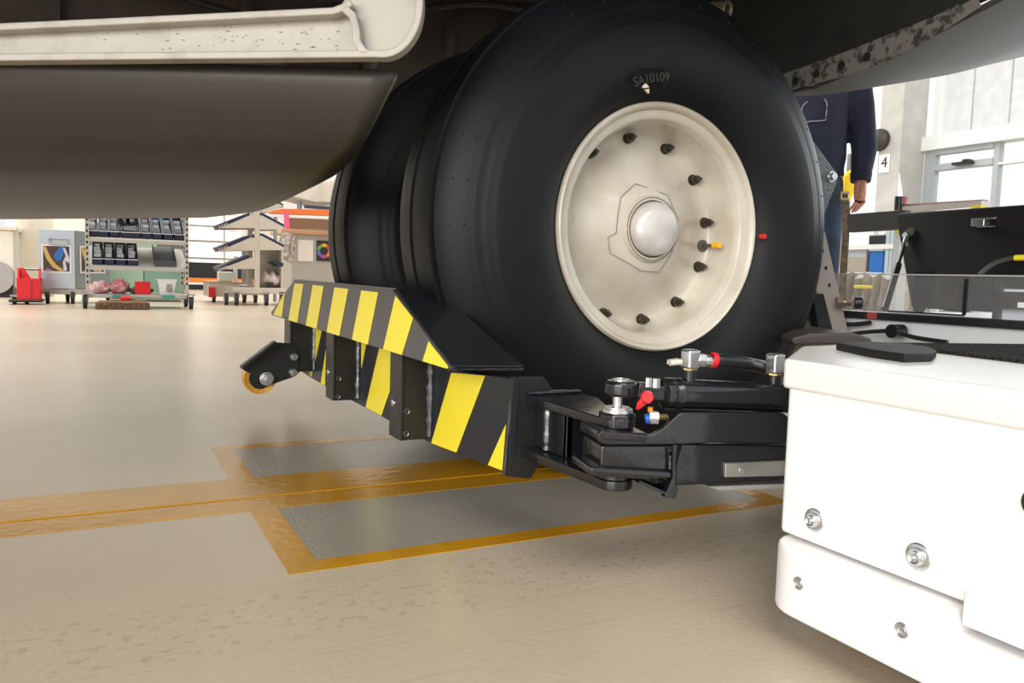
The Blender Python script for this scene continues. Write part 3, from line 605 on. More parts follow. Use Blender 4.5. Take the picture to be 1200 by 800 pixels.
# end plate and lugs
EPY = .893
PR('gate_end_plate', [ay(x, y, EPY) for x, y in ((601, 442), (637, 441.5), (653, 465), (646, 520), (622, 561), (592, 558))], (0, .010, 0), blkt, gate, bev=.001)
bm = bm_new(); add_tube(bm, [ay(602 - (10 * i / 14), 444 + 112 * i / 14, EPY) + Vector((-.002, -.001, 0)) for i in range(15)], .0022, 6, .3); obj('weld_bead', bm, blkg, gate, True)
HX, HY = .5113, .7204   # hinge axis
def lugplate(z0, z1, xl, name='hinge_lug'):
    pts = [(xl, EPY, z1), (HX - .0200, HY + .02, z1)]
    for i in range(0, 9): a = PI + i * PI / 8; pts.append((HX + .0205 * math.cos(a), HY + .0205 * math.sin(a), z1))
    pts += [(HX + .022, HY + .04, z1), (.570, .845, z1), (.570, EPY, z1)]
    return PR(name, pts, (0, 0, z0 - z1), blkg, gate, bev=.002)
lugplate(.187, .1985, .490); lugplate(.118, .130, .484)
PR('hinge_web', [(.505, EPY, .130), (.505, .815, .130), (.505, .815, .187), (.505, EPY, .187)], (.010, 0, 0), blkg, gate, bev=.002); PR('hinge_web', [(.505, .815, .130), (.550, .815, .130), (.550, .815, .187), (.505, .815, .187)], (0, .008, 0), blkg, gate, bev=.002)
bm = bm_new(); add_tube(bm, [Vector((.505, .862, .132 + i * .0053)) for i in range(11)], .0042, 7, .35); obj('weld_bead', bm, weld, gate, True)
bm = bm_new(); add_tube(bm, [Vector((.49 + .008 * i, EPY - .004, .2005 + .0004 * (i % 2))) for i in range(11)], .0026, 7, .3); obj('weld_bead', bm, blkg, gate, True)
# roller at the far end of the gate
RY = b3[0] - .004
rb = [(283, 431), (322, 401), (339, 402), (348, 404), (351, 436), (346, 441), (320, 450), (312, 441), (300, 441), (286, 434)]
PR('roller_bracket', [ay(x, y, RY) for x, y in rb], (0, .005, 0), blkt, gate, bev=.001)
PR('roller_bracket', [ay(x, y, RY) for x, y in ((282, 432), (321, 401.5), (319.5, 398.5), (280.5, 428))], (0, -.035, .002), blkt, gate, bev=.001)
q = ay(305, 443, RY + .012); 
bm = bm_new(); add_lathe(bm, q, [(0, .012), (0, .031), (-.003, .037), (.004 + .0, .0385), (.028, .0385), (.034, .035), (.034, .012)], (0, 1, 0), 40, closed=False); ro = obj('roller', bm, orangew, gate, True, label='orange polyurethane guide roller')
CY('roller_core', q + Vector((0, -.001, 0)), q + Vector((0, .03, 0)), .026, blk, gate, 24)
qn = ay(312.5, 443.5, RY); bm = bm_new(); add_cyl(bm, qn, qn + Vector((0, -.003, 0)), .0165); add_hex(bm, qn + Vector((0, -.003, 0)), qn + Vector((0, -.014, 0)), .014); add_cyl(bm, qn + Vector((0, -.014, 0)), qn + Vector((0, -.020, 0)), .007, seg=14); obj('roller_nut', bm, steel, gate, bev=.001)
for (x, y) in ((344.5, 418), (343.5, 436)):
    qn = ay(x, y, RY); bm = bm_new(); add_lathe(bm, qn, [(0, .0105), (-.004, .0105), (-.0075, .008), (-.0085, 0)], (0, 1, 0), 20); obj('dome_bolt', bm, steel, gate, True)
# ================================================================== GATE ARM, cylinder, hoses
A0 = ad(700, 520, .836); A1 = ad(931, 520, .895); an = (A1 - A0).cross(UP).normalized(); an = an if an.y < 0 else -an   # outward toward camera
def AP(x, y, off=0): return ap(x, y, A0 + an * off, an)
arm = PR('gate_arm', [AP(x, y, -.012) for x, y in ((793, 519), (945, 522), (945, 561), (791, 570))], -an * .05, blkg, tg, bev=.003)
PR('arm_side_plate', [AP(x, y) for x, y in ((701, 508), (706, 504.5), (757, 509), (766, 509), (776, 503), (796, 484.5), (802, 483), (914, 483.5), (920, 485), (935, 499), (935, 519), (844, 518.5), (796, 521), (712, 521.5), (702, 519))], -an * .008, blkg, arm, bev=.002)
PR('arm_top_plate', [AP(704, 505, 0), AP(762, 508, 0), AP(762, 508) - an * .07, AP(704, 505) - an * .07], (0, 0, -.014), blkg, arm, bev=.004)
PR('knuckle_block', [AP(x, y, -.004) for x, y in ((704, 521), (790, 521), (790, 554), (703, 549))], -an * .06, blkg, arm, bev=.004)
PR('knuckle_flange', [AP(x, y, .003) for x, y in ((692, 547), (788, 553), (788, 561), (758, 562), (692, 558))], -an * .065, blkg, arm, bev=.003)
bm = bm_new(); add_cyl(bm, (HX, HY, .1305), (HX, HY, .1865), .019, seg=32); obj('knuckle_boss', bm, blkg, arm, True)
PR('gusset', [AP(x, y, .001) for x, y in ((789, 521), (797, 521), (794, 520), (791, 581), (786, 584), (779, 583), (784, 571), (788, 560))], -an * .010, blkg, arm, bev=.001)
PR('gusset', [AP(791, 571, 0), AP(788, 584, 0), AP(788, 584) - an * .07, AP(791, 571) - an * .10], r0 * .004, blkg, arm)
PR('gusset_floor', [AP(748, 566, -.01), AP(788, 583, 0), AP(788, 580, 0), AP(750, 563, -.01)], -an * .05, blkg, arm)
bm = bm_new(); add_tube(bm, [AP(785 + random.uniform(-.3, .3), 523 + i * 2.6, .0) for i in range(12)], .0022, 6, .35); obj('weld_bead', bm, blkg, arm, True)
ar = mat('bare_steel_plate', (.42, .42, .40), .35, .7, bump=.3, bscale=30, var=.3, vscale=20)
sp = PR('steel_wear_plate', [AP(x, y, -.006) for x, y in ((850, 543), (945, 538.5), (945, 557), (850, 559.5))], -an * .006, ar, arm, bev=.001, label='bare steel wear plate')
q = AP(869, 551.5, -.006); CY('plate_screw', q, q + an * .0015, .0032, steel, arm, 14)
PR('floor_guide', [AP(x, y, -.02) for x, y in ((830, 570), (945, 566), (945, 571), (842, 574))], -an * .05, mat('guide_alloy', (.45, .45, .43), .4, .4), arm)
# hinge pin stack
hz = .199
bm = bm_new(); add_lathe(bm, (HX, HY, hz), [(0.005, .0), (0.005, .0172), (.0085, .0172), (.009, .014), (.0105, .014), (.011, 0)], (0, 0, 1), 32); obj('pin_washer', bm, steel, arm, True)
CY('hinge_pin', (HX, HY, hz + .008), (HX, HY, hz + .026), .0055, steel, arm, 16)
CY('pin_nut', (HX, HY, .1865), (HX, HY, hz + .005), .0212, blkg, gate, 8, bev=.003)
EC = Vector((HX + .004, HY, hz + .032))
C0 = ad(787, 461, .885); C1 = ad(945, 467.5, .93); cdv = (C1 - C0).normalized()
bm = bm_new(); add_lathe(bm, EC, [(-.009, .008), (-.0095, .015), (-.007, .0185), (.005, .0185), (.008, .016), (.008, .010), (.007, .007), (.007, 0)], (0, 0, 1), 32); add_bar(bm, EC + (C0 - EC) * .3, C0 + cdv * -.006, .016, .017); cy = obj('rod_end', bm, blkg, arm, True, bev=.002)
bm = bm_new(); add_lathe(bm, EC + UP * .007, [(0, .010), (.0025, .010), (.003, .008), (.003, .005), (.001, .004), (.001, 0)], (0, 0, 1), 24); obj('rod_end_cap', bm, steel, arm, True)
bm = bm_new(); add_lathe(bm, C0, [(-.012, 0), (-.012, .012), (-.010, .0175), (-.002, .0182), (0, .0175), (.002, .0175), (.003, .0182), (.010, .0182), (.011, .0172), ((C1 - C0).length, .0172), ((C1 - C0).length, 0)], cdv, 40); obj('hydraulic_cylinder', bm, blkg, arm, True, label='gloss black hydraulic cylinder')
q = ad(757, 466, .850); bm = bm_new(); add_lathe(bm, q, [(.0, 0), (.0, .006), (.007, .0072), (.010, .006), (.010, 0)], -fh + UP * .25, 16); 
add_tube(bm, [q, ad(750, 474, .85), ad(747, 479, .852)], [.005, .004, .002], 8); obj('grease_cap', bm, redp, arm, True, label='red grease nipple cap')
for (x, y, m_, r_) in ((760, 449, steel, .004), (769, 450, steel, .0045)): q = ad(x, y, .868); CY('bolt_head', q - UP * .004, q + UP * .006, r_, m_, arm, 6)
q = ad(762, 489, .862); bm = bm_new(); add_hex(bm, q - r0 * .002, q + r0 * .009, .008); obj('pipe_fitting', bm, steel, arm, bev=.001)
CY('fitting_collar', ad(756, 491, .86), ad(761, 490, .86), .0055, bluep, arm, 16, label='blue fitting collar'); CY('fitting_pipe', ad(766, 488, .865), ad(781, 489, .875), .0035, mat('brass', (.5, .38, .15), .3, .8), arm, 12)
CY('orange_nipple', ad(762, 482, .862), ad(762, 477, .862), .003, mat('orange_plastic', (.8, .25, .02), .4), arm, 10)
for i, (x, yt, yb, d) in enumerate(((809, 409, 432, .89), (908.5, 414, 438, .92))):
    q = ad(x, (yt + yb) / 2, d); hh = (yb - yt) / 2 / F * d
    bm = bm_new(); add_box(bm, (q.x - .0085, q.y - .0085, q.z - hh), (q.x + .0085, q.y + .0085, q.z + hh)); el = obj('elbow_fitting', bm, steel, arm, bev=.003)
    CY('fitting_neck', q + UP * (-hh - .016), q + UP * -hh, .0075, blkg, arm, 20); 
    CY('brass_washer', q + UP * (-hh - .0012), q + UP * (-hh + .0008), .0088, mat('brass', (.5, .38, .15), .3, .8), arm, 6)
    dr = (r0 + fh * .25 - UP * .10).normalized(); bm = bm_new(); add_hex(bm, q + dr * .007, q + dr * .018, .0085); add_cyl(bm, q + dr * .018, q + dr * .030, .0068); obj('hose_nut', bm, steel, arm, bev=.001)
q = ad(809, 420, .89); h0 = q + (r0 + fh * .25 - UP * .10).normalized() * .026
hp = spline([h0, ad(850, 423, .90), ad(875, 426, .915), ad(900, 431, .94), ad(925, 436, .98), ad(950, 440, 1.05)], 8)
bm = bm_new(); add_tube(bm, hp, .0078, 14, .02); obj('hydraulic_hose', bm, blk, arm, True)
CY('hose_band', ad(834, 421.5, .895), ad(839, 422, .896), .0088, redp, arm, 16, label='red hose band')
CY('hose_clip', ad(785, 425, .872), ad(798, 424, .876), .0035, mat('clip_silver', (.7, .68, .6), .4, .3), arm, 12)
# inner wheel platform of the tug under the wheels
B('wheel_pad', (.82, 1.16, .0), (.96, 1.32, .0085), blk, tg); B('wheel_pad', (.82, 1.64, .0), (.96, 1.80, .0085), blk, tg)
B('side_frame', (1.2, .62, .06), (1.462, .80, .26), white, tg)
B('far_side_frame', (1.1, 1.95, .05), (1.8, 2.15, .25), white, tg)
# ================================================================== PERSON
def skin_obj(name, joints, edges, m, parent, sub=2):
    org = ORG[parent.name]; me = bpy.data.meshes.new(name); me.from_pydata([Vector(j[0]) - org for j in joints], edges, []); me.materials.append(m)
    o = bpy.data.objects.new(name, me); COL.objects.link(o); o.parent = parent; ORG[o.name] = org
    sk = o.modifiers.new('skin', 'SKIN'); sk.use_smooth_shade = True
    for i, j in enumerate(joints):
        r_ = j[1] if isinstance(j[1], tuple) else (j[1], j[1]); me.skin_vertices[0].data[i].radius = r_
        me.skin_vertices[0].data[i].use_root = (i == 0)
    ss = o.modifiers.new('sub', 'SUBSURF'); ss.levels = sub; ss.render_levels = sub; return o
PD = 4.0
PC = ad(938, 330, PD); PC.z = 0
R_ = r0.copy(); Fw = -fh.copy()       # facing the camera
def pp(s, z, f=0): return PC + R_ * s + UP * z + Fw * f
man = thing('person', 'man in navy sweatshirt and blue jeans standing behind the wheel, arms hanging', 'person', PC)
jeans = mat('blue_denim', (.035, .06, .105), .85, bump=.6, bscale=220, var=.3, vscale=18)
navy = mat('navy_sweatshirt', (.013, .017, .045), .85, bump=.35, bscale=70, var=.35, vscale=7)
def limb(bm, st, seg=16):
    # st: (point, half width, half depth); rings stacked along the limb, closed ends
    rings = []
    for i, (p, a, b_) in enumerate(st):
        d = (st[min(i + 1, len(st) - 1)][0] - st[max(i - 1, 0)][0]).normalized()
        u = (R_ - d * R_.dot(d)).normalized(); v = d.cross(u)
        rings.append([bm.verts.new(p + u * a * math.cos(2 * PI * k / seg) + v * b_ * math.sin(2 * PI * k / seg)) for k in range(seg)])
    for a, b_ in zip(rings, rings[1:]):
        for k in range(seg): bm.faces.new((a[k], a[(k + 1) % seg], b_[(k + 1) % seg], b_[k]))
    bm.faces.new(rings[0][::-1]); bm.faces.new(rings[-1])
def fused(name, limbs, m, vox=.011, it=6):
    bm = bm_new()
    for l in limbs: limb(bm, l)
    o = obj(name, bm, m, man, True); rmm = o.modifiers.new('r', 'REMESH'); rmm.mode = 'VOXEL'; rmm.voxel_size = vox; rmm.use_smooth_shade = True
    sm = o.modifiers.new('s', 'SMOOTH'); sm.iterations = it; sm.factor = .5; return o
def armst(sg, k=1.0, add=0, z_end=0):
    return [(pp(.165 * sg, 1.40), .058 * k + add, .060 * k + add), (pp(.215 * sg, 1.34), .058 * k + add, .062 * k + add), (pp(.240 * sg, 1.24, .005), .050 * k + add, .054 * k + add), (pp(.262 * sg, 1.10, .01), .044 * k + add, .050 * k + add), (pp(.264 * sg, 1.02, .03), .042 * k + add, .048 * k + add), (pp(.250 * sg, .93, .05), .033 * k + add, .040 * k + add), (pp(.242 * sg, .875, .06), .026 * k + add, .033 * k + add)]
torso = [(pp(0, .86), .15, .10), (pp(0, .98), .155, .105), (pp(0, 1.12), .15, .105), (pp(0, 1.26), .165, .11), (pp(0, 1.36), .175, .10), (pp(0, 1.43), .13, .075), (pp(0, 1.47), .07, .06)]
neck = [(pp(0, 1.42), .06, .06), (pp(0, 1.50, .01), .055, .06), (pp(0, 1.58, .02), .055, .062)]
headl = [(pp(0, 1.555, .045), .035, .04), (pp(0, 1.59, .03), .060, .075), (pp(0, 1.65, .02), .074, .094), (pp(0, 1.72, .015), .078, .100), (pp(0, 1.775, .01), .066, .086), (pp(0, 1.80, .005), .03, .04)]
legs = [[(pp(.09 * q_, .93), .085, .095), (pp(.095 * q_, .75), .078, .085), (pp(.10 * q_, .50, .015), .055, .062), (pp(.105 * q_, .33, .0), .052, .058), (pp(.11 * q_, .08, -.01), .036, .04)] for q_ in (1, -1)]
fused('body', [torso, neck, headl, armst(1), armst(-1)] + legs, skinmat)
grow = lambda st, a: [(p, x + a, y + a) for p, x, y in st]
sweat = [(pp(0, .885), .182, .132), (pp(0, .93), .178, .130), (pp(0, .98), .186, .135), (pp(0, 1.12), .182, .130), (pp(0, 1.26), .188, .13), (pp(0, 1.36), .192, .115), (pp(0, 1.43), .14, .09), (pp(0, 1.48), .075, .07)]
fused('sweatshirt', [sweat, grow(armst(1), .017) , grow(armst(-1), .017)], navy, .010, 4)
for q_ in (1, -1):
    bm = bm_new(); limb(bm, [(pp(.246 * q_, .905, .055), .050, .056), (pp(.243 * q_, .865, .061), .046, .052)]); obj('cuff', bm, navy, man, True)
fused('jeans', [[(pp(0, 1.02), .168, .118), (pp(0, .92), .175, .122), (pp(0, .85), .178, .125), (pp(0, .78), .165, .115)]] + [[(pp(.085 * q_, .86), .092, .108), (pp(.10 * q_, .70), .086, .094), (pp(.11 * q_, .48, .015), .070, .075), (pp(.115 * q_, .30, .0), .068, .072), (pp(.12 * q_, .05, -.01), .066, .075)] for q_ in (1, -1)], jeans, .012, 4)
for sg_ in (1, -1):
    hb = pp(.242 * sg_, .865, .065)
    bm = bm_new(); limb(bm, [(hb + UP * .02, .026, .030), (hb - UP * .02, .030, .034), (hb - UP * .055, .031, .026), (hb - UP * .080, .029, .017), (hb - UP * .098, .027, .009)], 14); obj('palm', bm, skinmat, man, True).modifiers.new('sub', 'SUBSURF').render_levels = 1
    for k_, ln_ in enumerate((.062, .074, .070, .052)):
        f0 = hb - UP * .076 + Fw * (.004 - .003 * k_) + R_ * sg_ * (-.020 + .014 * k_); q4 = [f0 + UP * .028, f0 - UP * ln_ * .42 + R_ * .002 * sg_, f0 - UP * ln_ * .78 - R_ * sg_ * .012, f0 - UP * ln_ - R_ * sg_ * .028]
        bm = bm_new(); add_tube(bm, q4, [.0098, .0092, .0085, .006], 10); obj('finger', bm, skinmat, man, True)
    t0 = hb - UP * .015 + Fw * .030; bm = bm_new(); add_tube(bm, [t0, t0 - UP * .030 + Fw * .016 - R_ * sg_ * .006, t0 - UP * .060 + Fw * .018 - R_ * sg_ * .014, t0 - UP * .074 + Fw * .016 - R_ * sg_ * .018], [.013, .0115, .0095, .006], 10); obj('thumb', bm, skinmat, man, True)
# face, ears, hair, shoes
hc = pp(0, 1.72, .03)
bm = bm_new(); add_lathe(bm, hc + UP * .02 - Fw * .012, [(-.06, .082), (0, .092), (.05, .078), (.08, .045), (.095, 0)], (0, 0, 1), 20); obj('hair', bm, mat('hair_brown', (.05, .03, .02), .7), man, True)
for sx in (-1, 1):
    e = hc + R_ * .03 * sx + Fw * .078; bm = bm_new(); add_lathe(bm, e, [(-.006, .009), (.004, .008), (.008, 0)], Fw, 12); obj('eye', bm, mat('eye_white', (.8, .8, .8), .2), man, True)
    e = hc + R_ * .088 * sx - UP * .01; bm = bm_new(); add_lathe(bm, e, [(-.008, .018), (.006, .022), (.010, .012), (.008, 0)], R_ * sx, 14); obj('ear', bm, skinmat, man, True)
    bm = bm_new(); add_tube(bm, [pp(.105 * sx, .05, -.06), pp(.105 * sx, .055, .05), pp(.11 * sx, .04, .14), pp(.11 * sx, .035, .19)], [.045, .05, .045, .025], 12); obj('shoe', bm, blk, man, True)
bm = bm_new(); add_tube(bm, [hc + Fw * .08, hc + Fw * .11 - UP * .03, hc + Fw * .085 - UP * .035], [.008, .015, .010], 10); obj('nose', bm, skinmat, man, True)
bm = bm_new(); add_tube(bm, [hc + Fw * .082 - UP * .065 + R_ * .028 * k_ for k_ in (-1, 0, 1)], .005, 8); obj('mouth', bm, mat('lips', (.42, .12, .10), .5), man, True)
# pocket stitching on chest and strap at hip
st_m = mat('stitch_grey', (.22, .22, .27), .7)
fz = lambda x, y: ad(x, y, PD - .135)
bm = bm_new(); add_tube(bm, spline([fz(x, y) for x, y in ((966, 116), (969, 122), (968, 136), (966, 141), (952, 142), (944, 143))], 4), .0035, 6); obj('pocket_stitching', bm, st_m, man, True)
bm = bm_new(); add_tube(bm, spline([fz(x, y) for x, y in ((946, 119), (941, 124), (939, 132))], 4), .003, 6); obj('pocket_stitching', bm, st_m, man, True)
strm = mat('worn_leather', (.20, .145, .09), .7, var=.55, vscale=40)
strap = thing('tool_strap', 'worn brown webbing strap hanging from the belt of the man', 'strap', ad(986, 320, PD - .2))
stq = [fz(x, y) - fh * .05 for x, y in ((985, 227), (987, 250), (986, 280), (983, 325), (982, 360))]
bm = bm_new()
for a, b_ in zip(stq, stq[1:]): add_poly_prism(bm, [a - R_ * .017, a + R_ * .017, b_ + R_ * .017, b_ - R_ * .017], fh * .006)
obj('webbing', bm, strm, strap)
q = stq[0]; bm = bm_new(); add_bar(bm, q + R_ * -.018, q + R_ * .018, .012, .012); add_bar(bm, q + R_ * -.018 - UP * .03, q + R_ * .018 - UP * .03, .010, .010); add_bar(bm, q + R_ * -.016, q + R_ * -.016 - UP * .03, .006, .006); add_bar(bm, q + R_ * .016, q + R_ * .016 - UP * .03, .006, .006); obj('buckle', bm, mat('buckle_brass', (.42, .33, .18), .4, .6), strap)
exec_bg = True
# ================================================================== BACKGROUND LEFT
lgrey = mat('shelf_beige_grey', (.44, .41, .36), .5); navyb = mat('bin_navy', (.012, .016, .045), .45); binw = mat('bin_label_white', (.62, .62, .62), .6)
chrome = mat('caster_metal', (.42, .40, .37), .3, .6); wheelr = mat('caster_rubber', (.02, .02, .02), .6)
def caster(parent, x, y, r=.05, ztop=None, name='caster'):
    bm = bm_new(); add_cyl(bm, (x - .014, y, r), (x + .014, y, r), r, seg=20); c1 = obj(name, bm, wheelr, parent, True)
    bm = bm_new(); add_cyl(bm, (x - .017, y, r), (x + .017, y, r), r * .55, seg=14)
    add_poly_prism(bm, [(x - .022, y - .018, r), (x - .022, y + .018, r), (x - .022, y + .022, 2.2 * r), (x - .022, y - .022, 2.2 * r)], (.004, 0, 0)); add_poly_prism(bm, [(x + .018, y - .018, r), (x + .018, y + .018, r), (x + .018, y + .022, 2.2 * r), (x + .018, y - .022, 2.2 * r)], (.004, 0, 0)); add_box(bm, (x - .03, y - .03, 2.2 * r), (x + .03, y + .03, 2.2 * r + .012)); obj('caster_fork', bm, chrome, c1)
    return c1
# ---- shelving trolley
CYF = 7.2
xl, xr, zb_, zt_ = rng(103, 219, 345, 362, CYF)
tr_ = thing('shelving_trolley', 'grey wire-post shelving trolley with rows of navy parts bins', 'trolley', ((xl + xr) / 2, CYF + .2, 0))
CD = .42
for (x, y) in ((xl, CYF), (xr, CYF), (xl, CYF + CD), (xr, CYF + CD)):
    bm = bm_new(); add_box(bm, (x - .014, y - .014, .13), (x + .014, y + .014, 1.35)); p_ = obj('post', bm, lgrey, tr_)
    bm = bm_new()
    for i in range(26): add_box(bm, (x - .006, y - .0155, .20 + i * .045), (x + .006, y - .0135, .222 + i * .045))
    s_ = obj('slots', bm, blk, p_); s_['kind'] = 'stuff'
def shelf(zf, zbk, name='shelf'):
    PR(name, [(xl, CYF - .01, zf), (xr, CYF - .01, zf), (xr, CYF + CD, zbk), (xl, CYF + CD, zbk)], (0, 0, -.03), lgrey, tr_, bev=.003)
z1_ = ay(160, 281, CYF).z; z2_ = ay(160, 313, CYF).z; z3_ = ay(160, 345, CYF).z
shelf(z1_ - .0, z1_ + .17); shelf(z2_, z2_ + .17); shelf(z3_, z3_, 'bottom_shelf')
for (x, y) in ((xl - .02, CYF - .02), (xr + .03, CYF - .02), (xl - .02, CYF + CD), (xr + .03, CYF + CD)): caster(tr_, x, y, .052)
for a_ in (140, 197): 
    q = ay(a_, 347, CYF); B('green_tape', (q.x - .05, CYF - .014, z3_ - .025), (q.x + .05, CYF - .0105, z3_ - .003), mat('green_tape', (.03, .32, .22), .5), tr_)
# bins
def make_bin(x, wd, zf, slope, label, n):
    yf = CYF + .02; dz = slope / CD
    t = thing('parts_bin', label, 'bin', (x + wd / 2, yf, zf), 'navy parts bins on the shelving trolley')
    def zz(y): return zf + (y - yf) * dz
    bm = bm_new(); add_poly_prism(bm, [(x, yf, zf), (x, yf + .33, zz(yf + .33)), (x, yf + .33, zz(yf + .33) + .085), (x, yf + .05, zf + .09), (x, yf, zf + .05)], (.006, 0, 0)); add_poly_prism(bm, [(x + wd - .006, yf, zf), (x + wd - .006, yf + .33, zz(yf + .33)), (x + wd - .006, yf + .33, zz(yf + .33) + .085), (x + wd - .006, yf + .05, zf + .09), (x + wd - .006, yf, zf + .05)], (.006, 0, 0))
    add_box(bm, (x, yf, zf), (x + wd, yf + .006, zf + .05)); add_poly_prism(bm, [(x, yf, zf + .002), (x + wd, yf, zf + .002), (x + wd, yf + .33, zz(yf + .33)), (x, yf + .33, zz(yf + .33))], (0, 0, .006)); add_box(bm, (x, yf + .325, zz(yf + .33)), (x + wd, yf + .331, zz(yf + .33) + .085))
    obj('tray', bm, navyb, t)
    B('lip', (x, yf - .002, zf + .046), (x + wd, yf + .004, zf + .052), binw, t)
    for r in range(n):
        yy = yf + .05 + r * .26 / n; q = Vector((x + wd / 2, yy, zz(yy) + .045)); 
        bm = bm_new(); add_box(bm, (q.x - wd * .34, q.y, q.z), (q.x + wd * .34 * random.uniform(.5, 1), q.y + .02, q.z + .03)); obj('contents', bm, binw if r % 2 else steel, t)
    return t
words = ['leftmost', 'second', 'third', 'fourth and widest', 'fifth', 'sixth', 'seventh', 'rightmost']
xs = [102, 115.5, 128, 141.5, 165.5, 178.5, 191, 204]; ws = [12.5, 12, 12, 23, 12, 12, 12, 12]
for i in range(8):
    X0_ = ay(xs[i], 268, CYF + .02).x; X1_ = ay(xs[i] + ws[i], 268, CYF + .02).x
    make_bin(X0_, X1_ - X0_, z1_ + .01, .17, 'navy parts bin, %s on the top shelf of the bin trolley' % words[i], 4)
w2 = ['leftmost', 'second', 'third', 'rightmost']
for i in range(4):
    X0_ = ay(108 + 13.6 * i, 305, CYF + .02).x; X1_ = ay(121 + 13.6 * i, 305, CYF + .02).x
    make_bin(X0_, X1_ - X0_, z2_ + .01, .17, 'navy parts bin, %s of four on the middle shelf of the trolley' % w2[i], 4)
for i, (x, y) in enumerate(((145, 259), (154.5, 259))):
    q = ay(x, y, CYF + .16); bm = bm_new(); add_lathe(bm, q, [(-.05, .02), (-.05, .042), (.05, .042), (.05, .02)], (0, 1, 0), 20, closed=True); tag(obj('tape_roll', bm, blk, None, True), 'black cable roll, %s of two standing in the widest navy bin' % ('left' if i == 0 else 'right'), 'roll', 'black rolls in the wide bin')
X0_, X1_, Z0_, Z1_ = rng(178, 206, 285, 311, CYF + .02)
t = thing('tray_box', 'long empty charcoal tray at right of the trolley middle shelf', 'tray', ((X0_ + X1_) / 2, CYF + .05, Z0_ + .02))
cm = mat('charcoal_plastic', (.03, .033, .036), .5)
bm = bm_new(); add_poly_prism(bm, [(X0_ + .03, CYF + .03, z2_ + .012), (X1_, CYF + .03, z2_ + .012), (X1_, CYF + .38, z2_ + .155), (X0_ + .03, CYF + .38, z2_ + .155)], (0, 0, .03)); obj('tray_floor', bm, cm, t)
B('front_wall', (X0_ + .02, CYF + .015, z2_ + .012), (X1_ + .005, CYF + .03, z2_ + .06), mat('charcoal_plastic2', (.05, .055, .06), .5), t)
for xx in (X0_ + .02, X1_): PR('side_wall', [(xx, CYF + .03, z2_ + .012), (xx, CYF + .38, z2_ + .155), (xx, CYF + .38, z2_ + .21), (xx, CYF + .03, z2_ + .06)], (.006, 0, 0), cm, t)
q = ay(188, 258, CYF + .35); tag(B('spray_cap', (q.x - .02, CYF + .33, q.z - .03), (q.x + .02, CYF + .37, q.z + .02), mat('sky_blue', (.02, .25, .65), .5), bev=.006), 'small bright blue cap above the navy bins on the trolley', 'cap')
# items on the bottom shelf
def bag(x0, x1, yt, yb, col, label):
    X0, X1, Z0, Z1 = rng(x0, x1, yt, yb, CYF + .15); bm = bm_new(); bmesh.ops.create_icosphere(bm, subdivisions=4, radius=1)
    for v in bm.verts:
        n_ = 1 + .12 * math.sin(7 * v.co.x + 3 * v.co.y) * math.cos(6 * v.co.z + 2 * v.co.x) + random.uniform(-.04, .04); v.co = Vector(((X0 + X1) / 2 + v.co.x * (X1 - X0) / 2 * n_, CYF + .18 + v.co.y * .12 * n_, z3_ + max(0.002, (v.co.z * .5 + .45) * (Z1 - Z0) * n_)))
    return tag(obj('plastic_bag', bm, col, None, True), label, 'bag')
bag(104, 131, 329, 344, mat('bag_pink', (.72, .22, .26), .25, var=.7, vscale=30, col2=(.75, .6, .58)), 'clear bag of red parts at left end of the bottom trolley shelf')
bag(127, 152, 327, 345, mat('bag_grey', (.6, .45, .44), .25, var=.4, vscale=24, col2=(.65, .10, .14)), 'crumpled clear bag with red inside, right of the first bag')
bag(150, 180, 336, 345, mat('bag_green', (.16, .19, .15), .4, var=.5, vscale=30), 'dark green cloth heap under the red box on the trolley')
X0_, X1_, Z0_, Z1_ = rng(158, 176, 330, 338, CYF + .12); tag(B('red_box', (X0_, CYF + .05, z3_ + .001), (X1_, CYF + .2, Z1_), redp, bev=.004), 'flat red box on the trolley bottom shelf', 'box'); bpy.data.objects['red_box'].name = 'box'
X0_, X1_, Z0_, Z1_ = rng(184, 206, 327, 343, CYF + .1)
t = thing('plastic_tub', 'translucent white tub with a label on the trolley bottom shelf', 'tub', ((X0_ + X1_) / 2, CYF + .15, z3_))
bm = bm_new(); P4 = [(X0_ + .02, CYF + .06), (X1_ - .02, CYF + .06), (X1_ - .02, CYF + .24), (X0_ + .02, CYF + .24)]; Q4 = [(X0_, CYF + .04), (X1_, CYF + .04), (X1_, CYF + .26), (X0_, CYF + .26)]
lo = [bm.verts.new((*p, z3_ + .001)) for p in P4]; hi = [bm.verts.new((*p, Z1_)) for p in Q4]; bm.faces.new(lo)
for i in range(4): bm.faces.new((lo[i], lo[(i + 1) % 4], hi[(i + 1) % 4], hi[i]))
o = obj('tub', bm, mat('tub_white', (.75, .74, .72), .3), t); o.modifiers.new('s', 'SOLIDIFY').thickness = .004
B('rim', (X0_ - .006, CYF + .034, Z1_ - .012), (X1_ + .006, CYF + .266, Z1_), mat('tub_white'  , (.75, .74, .72)), t, bev=.002); B('paper_label', (X0_ + .07, CYF + .046, z3_ + .02), (X1_ - .03, CYF + .052, Z1_ - .03), mat('tub_label', (.42, .38, .36), .7, var=.6, vscale=60), t)
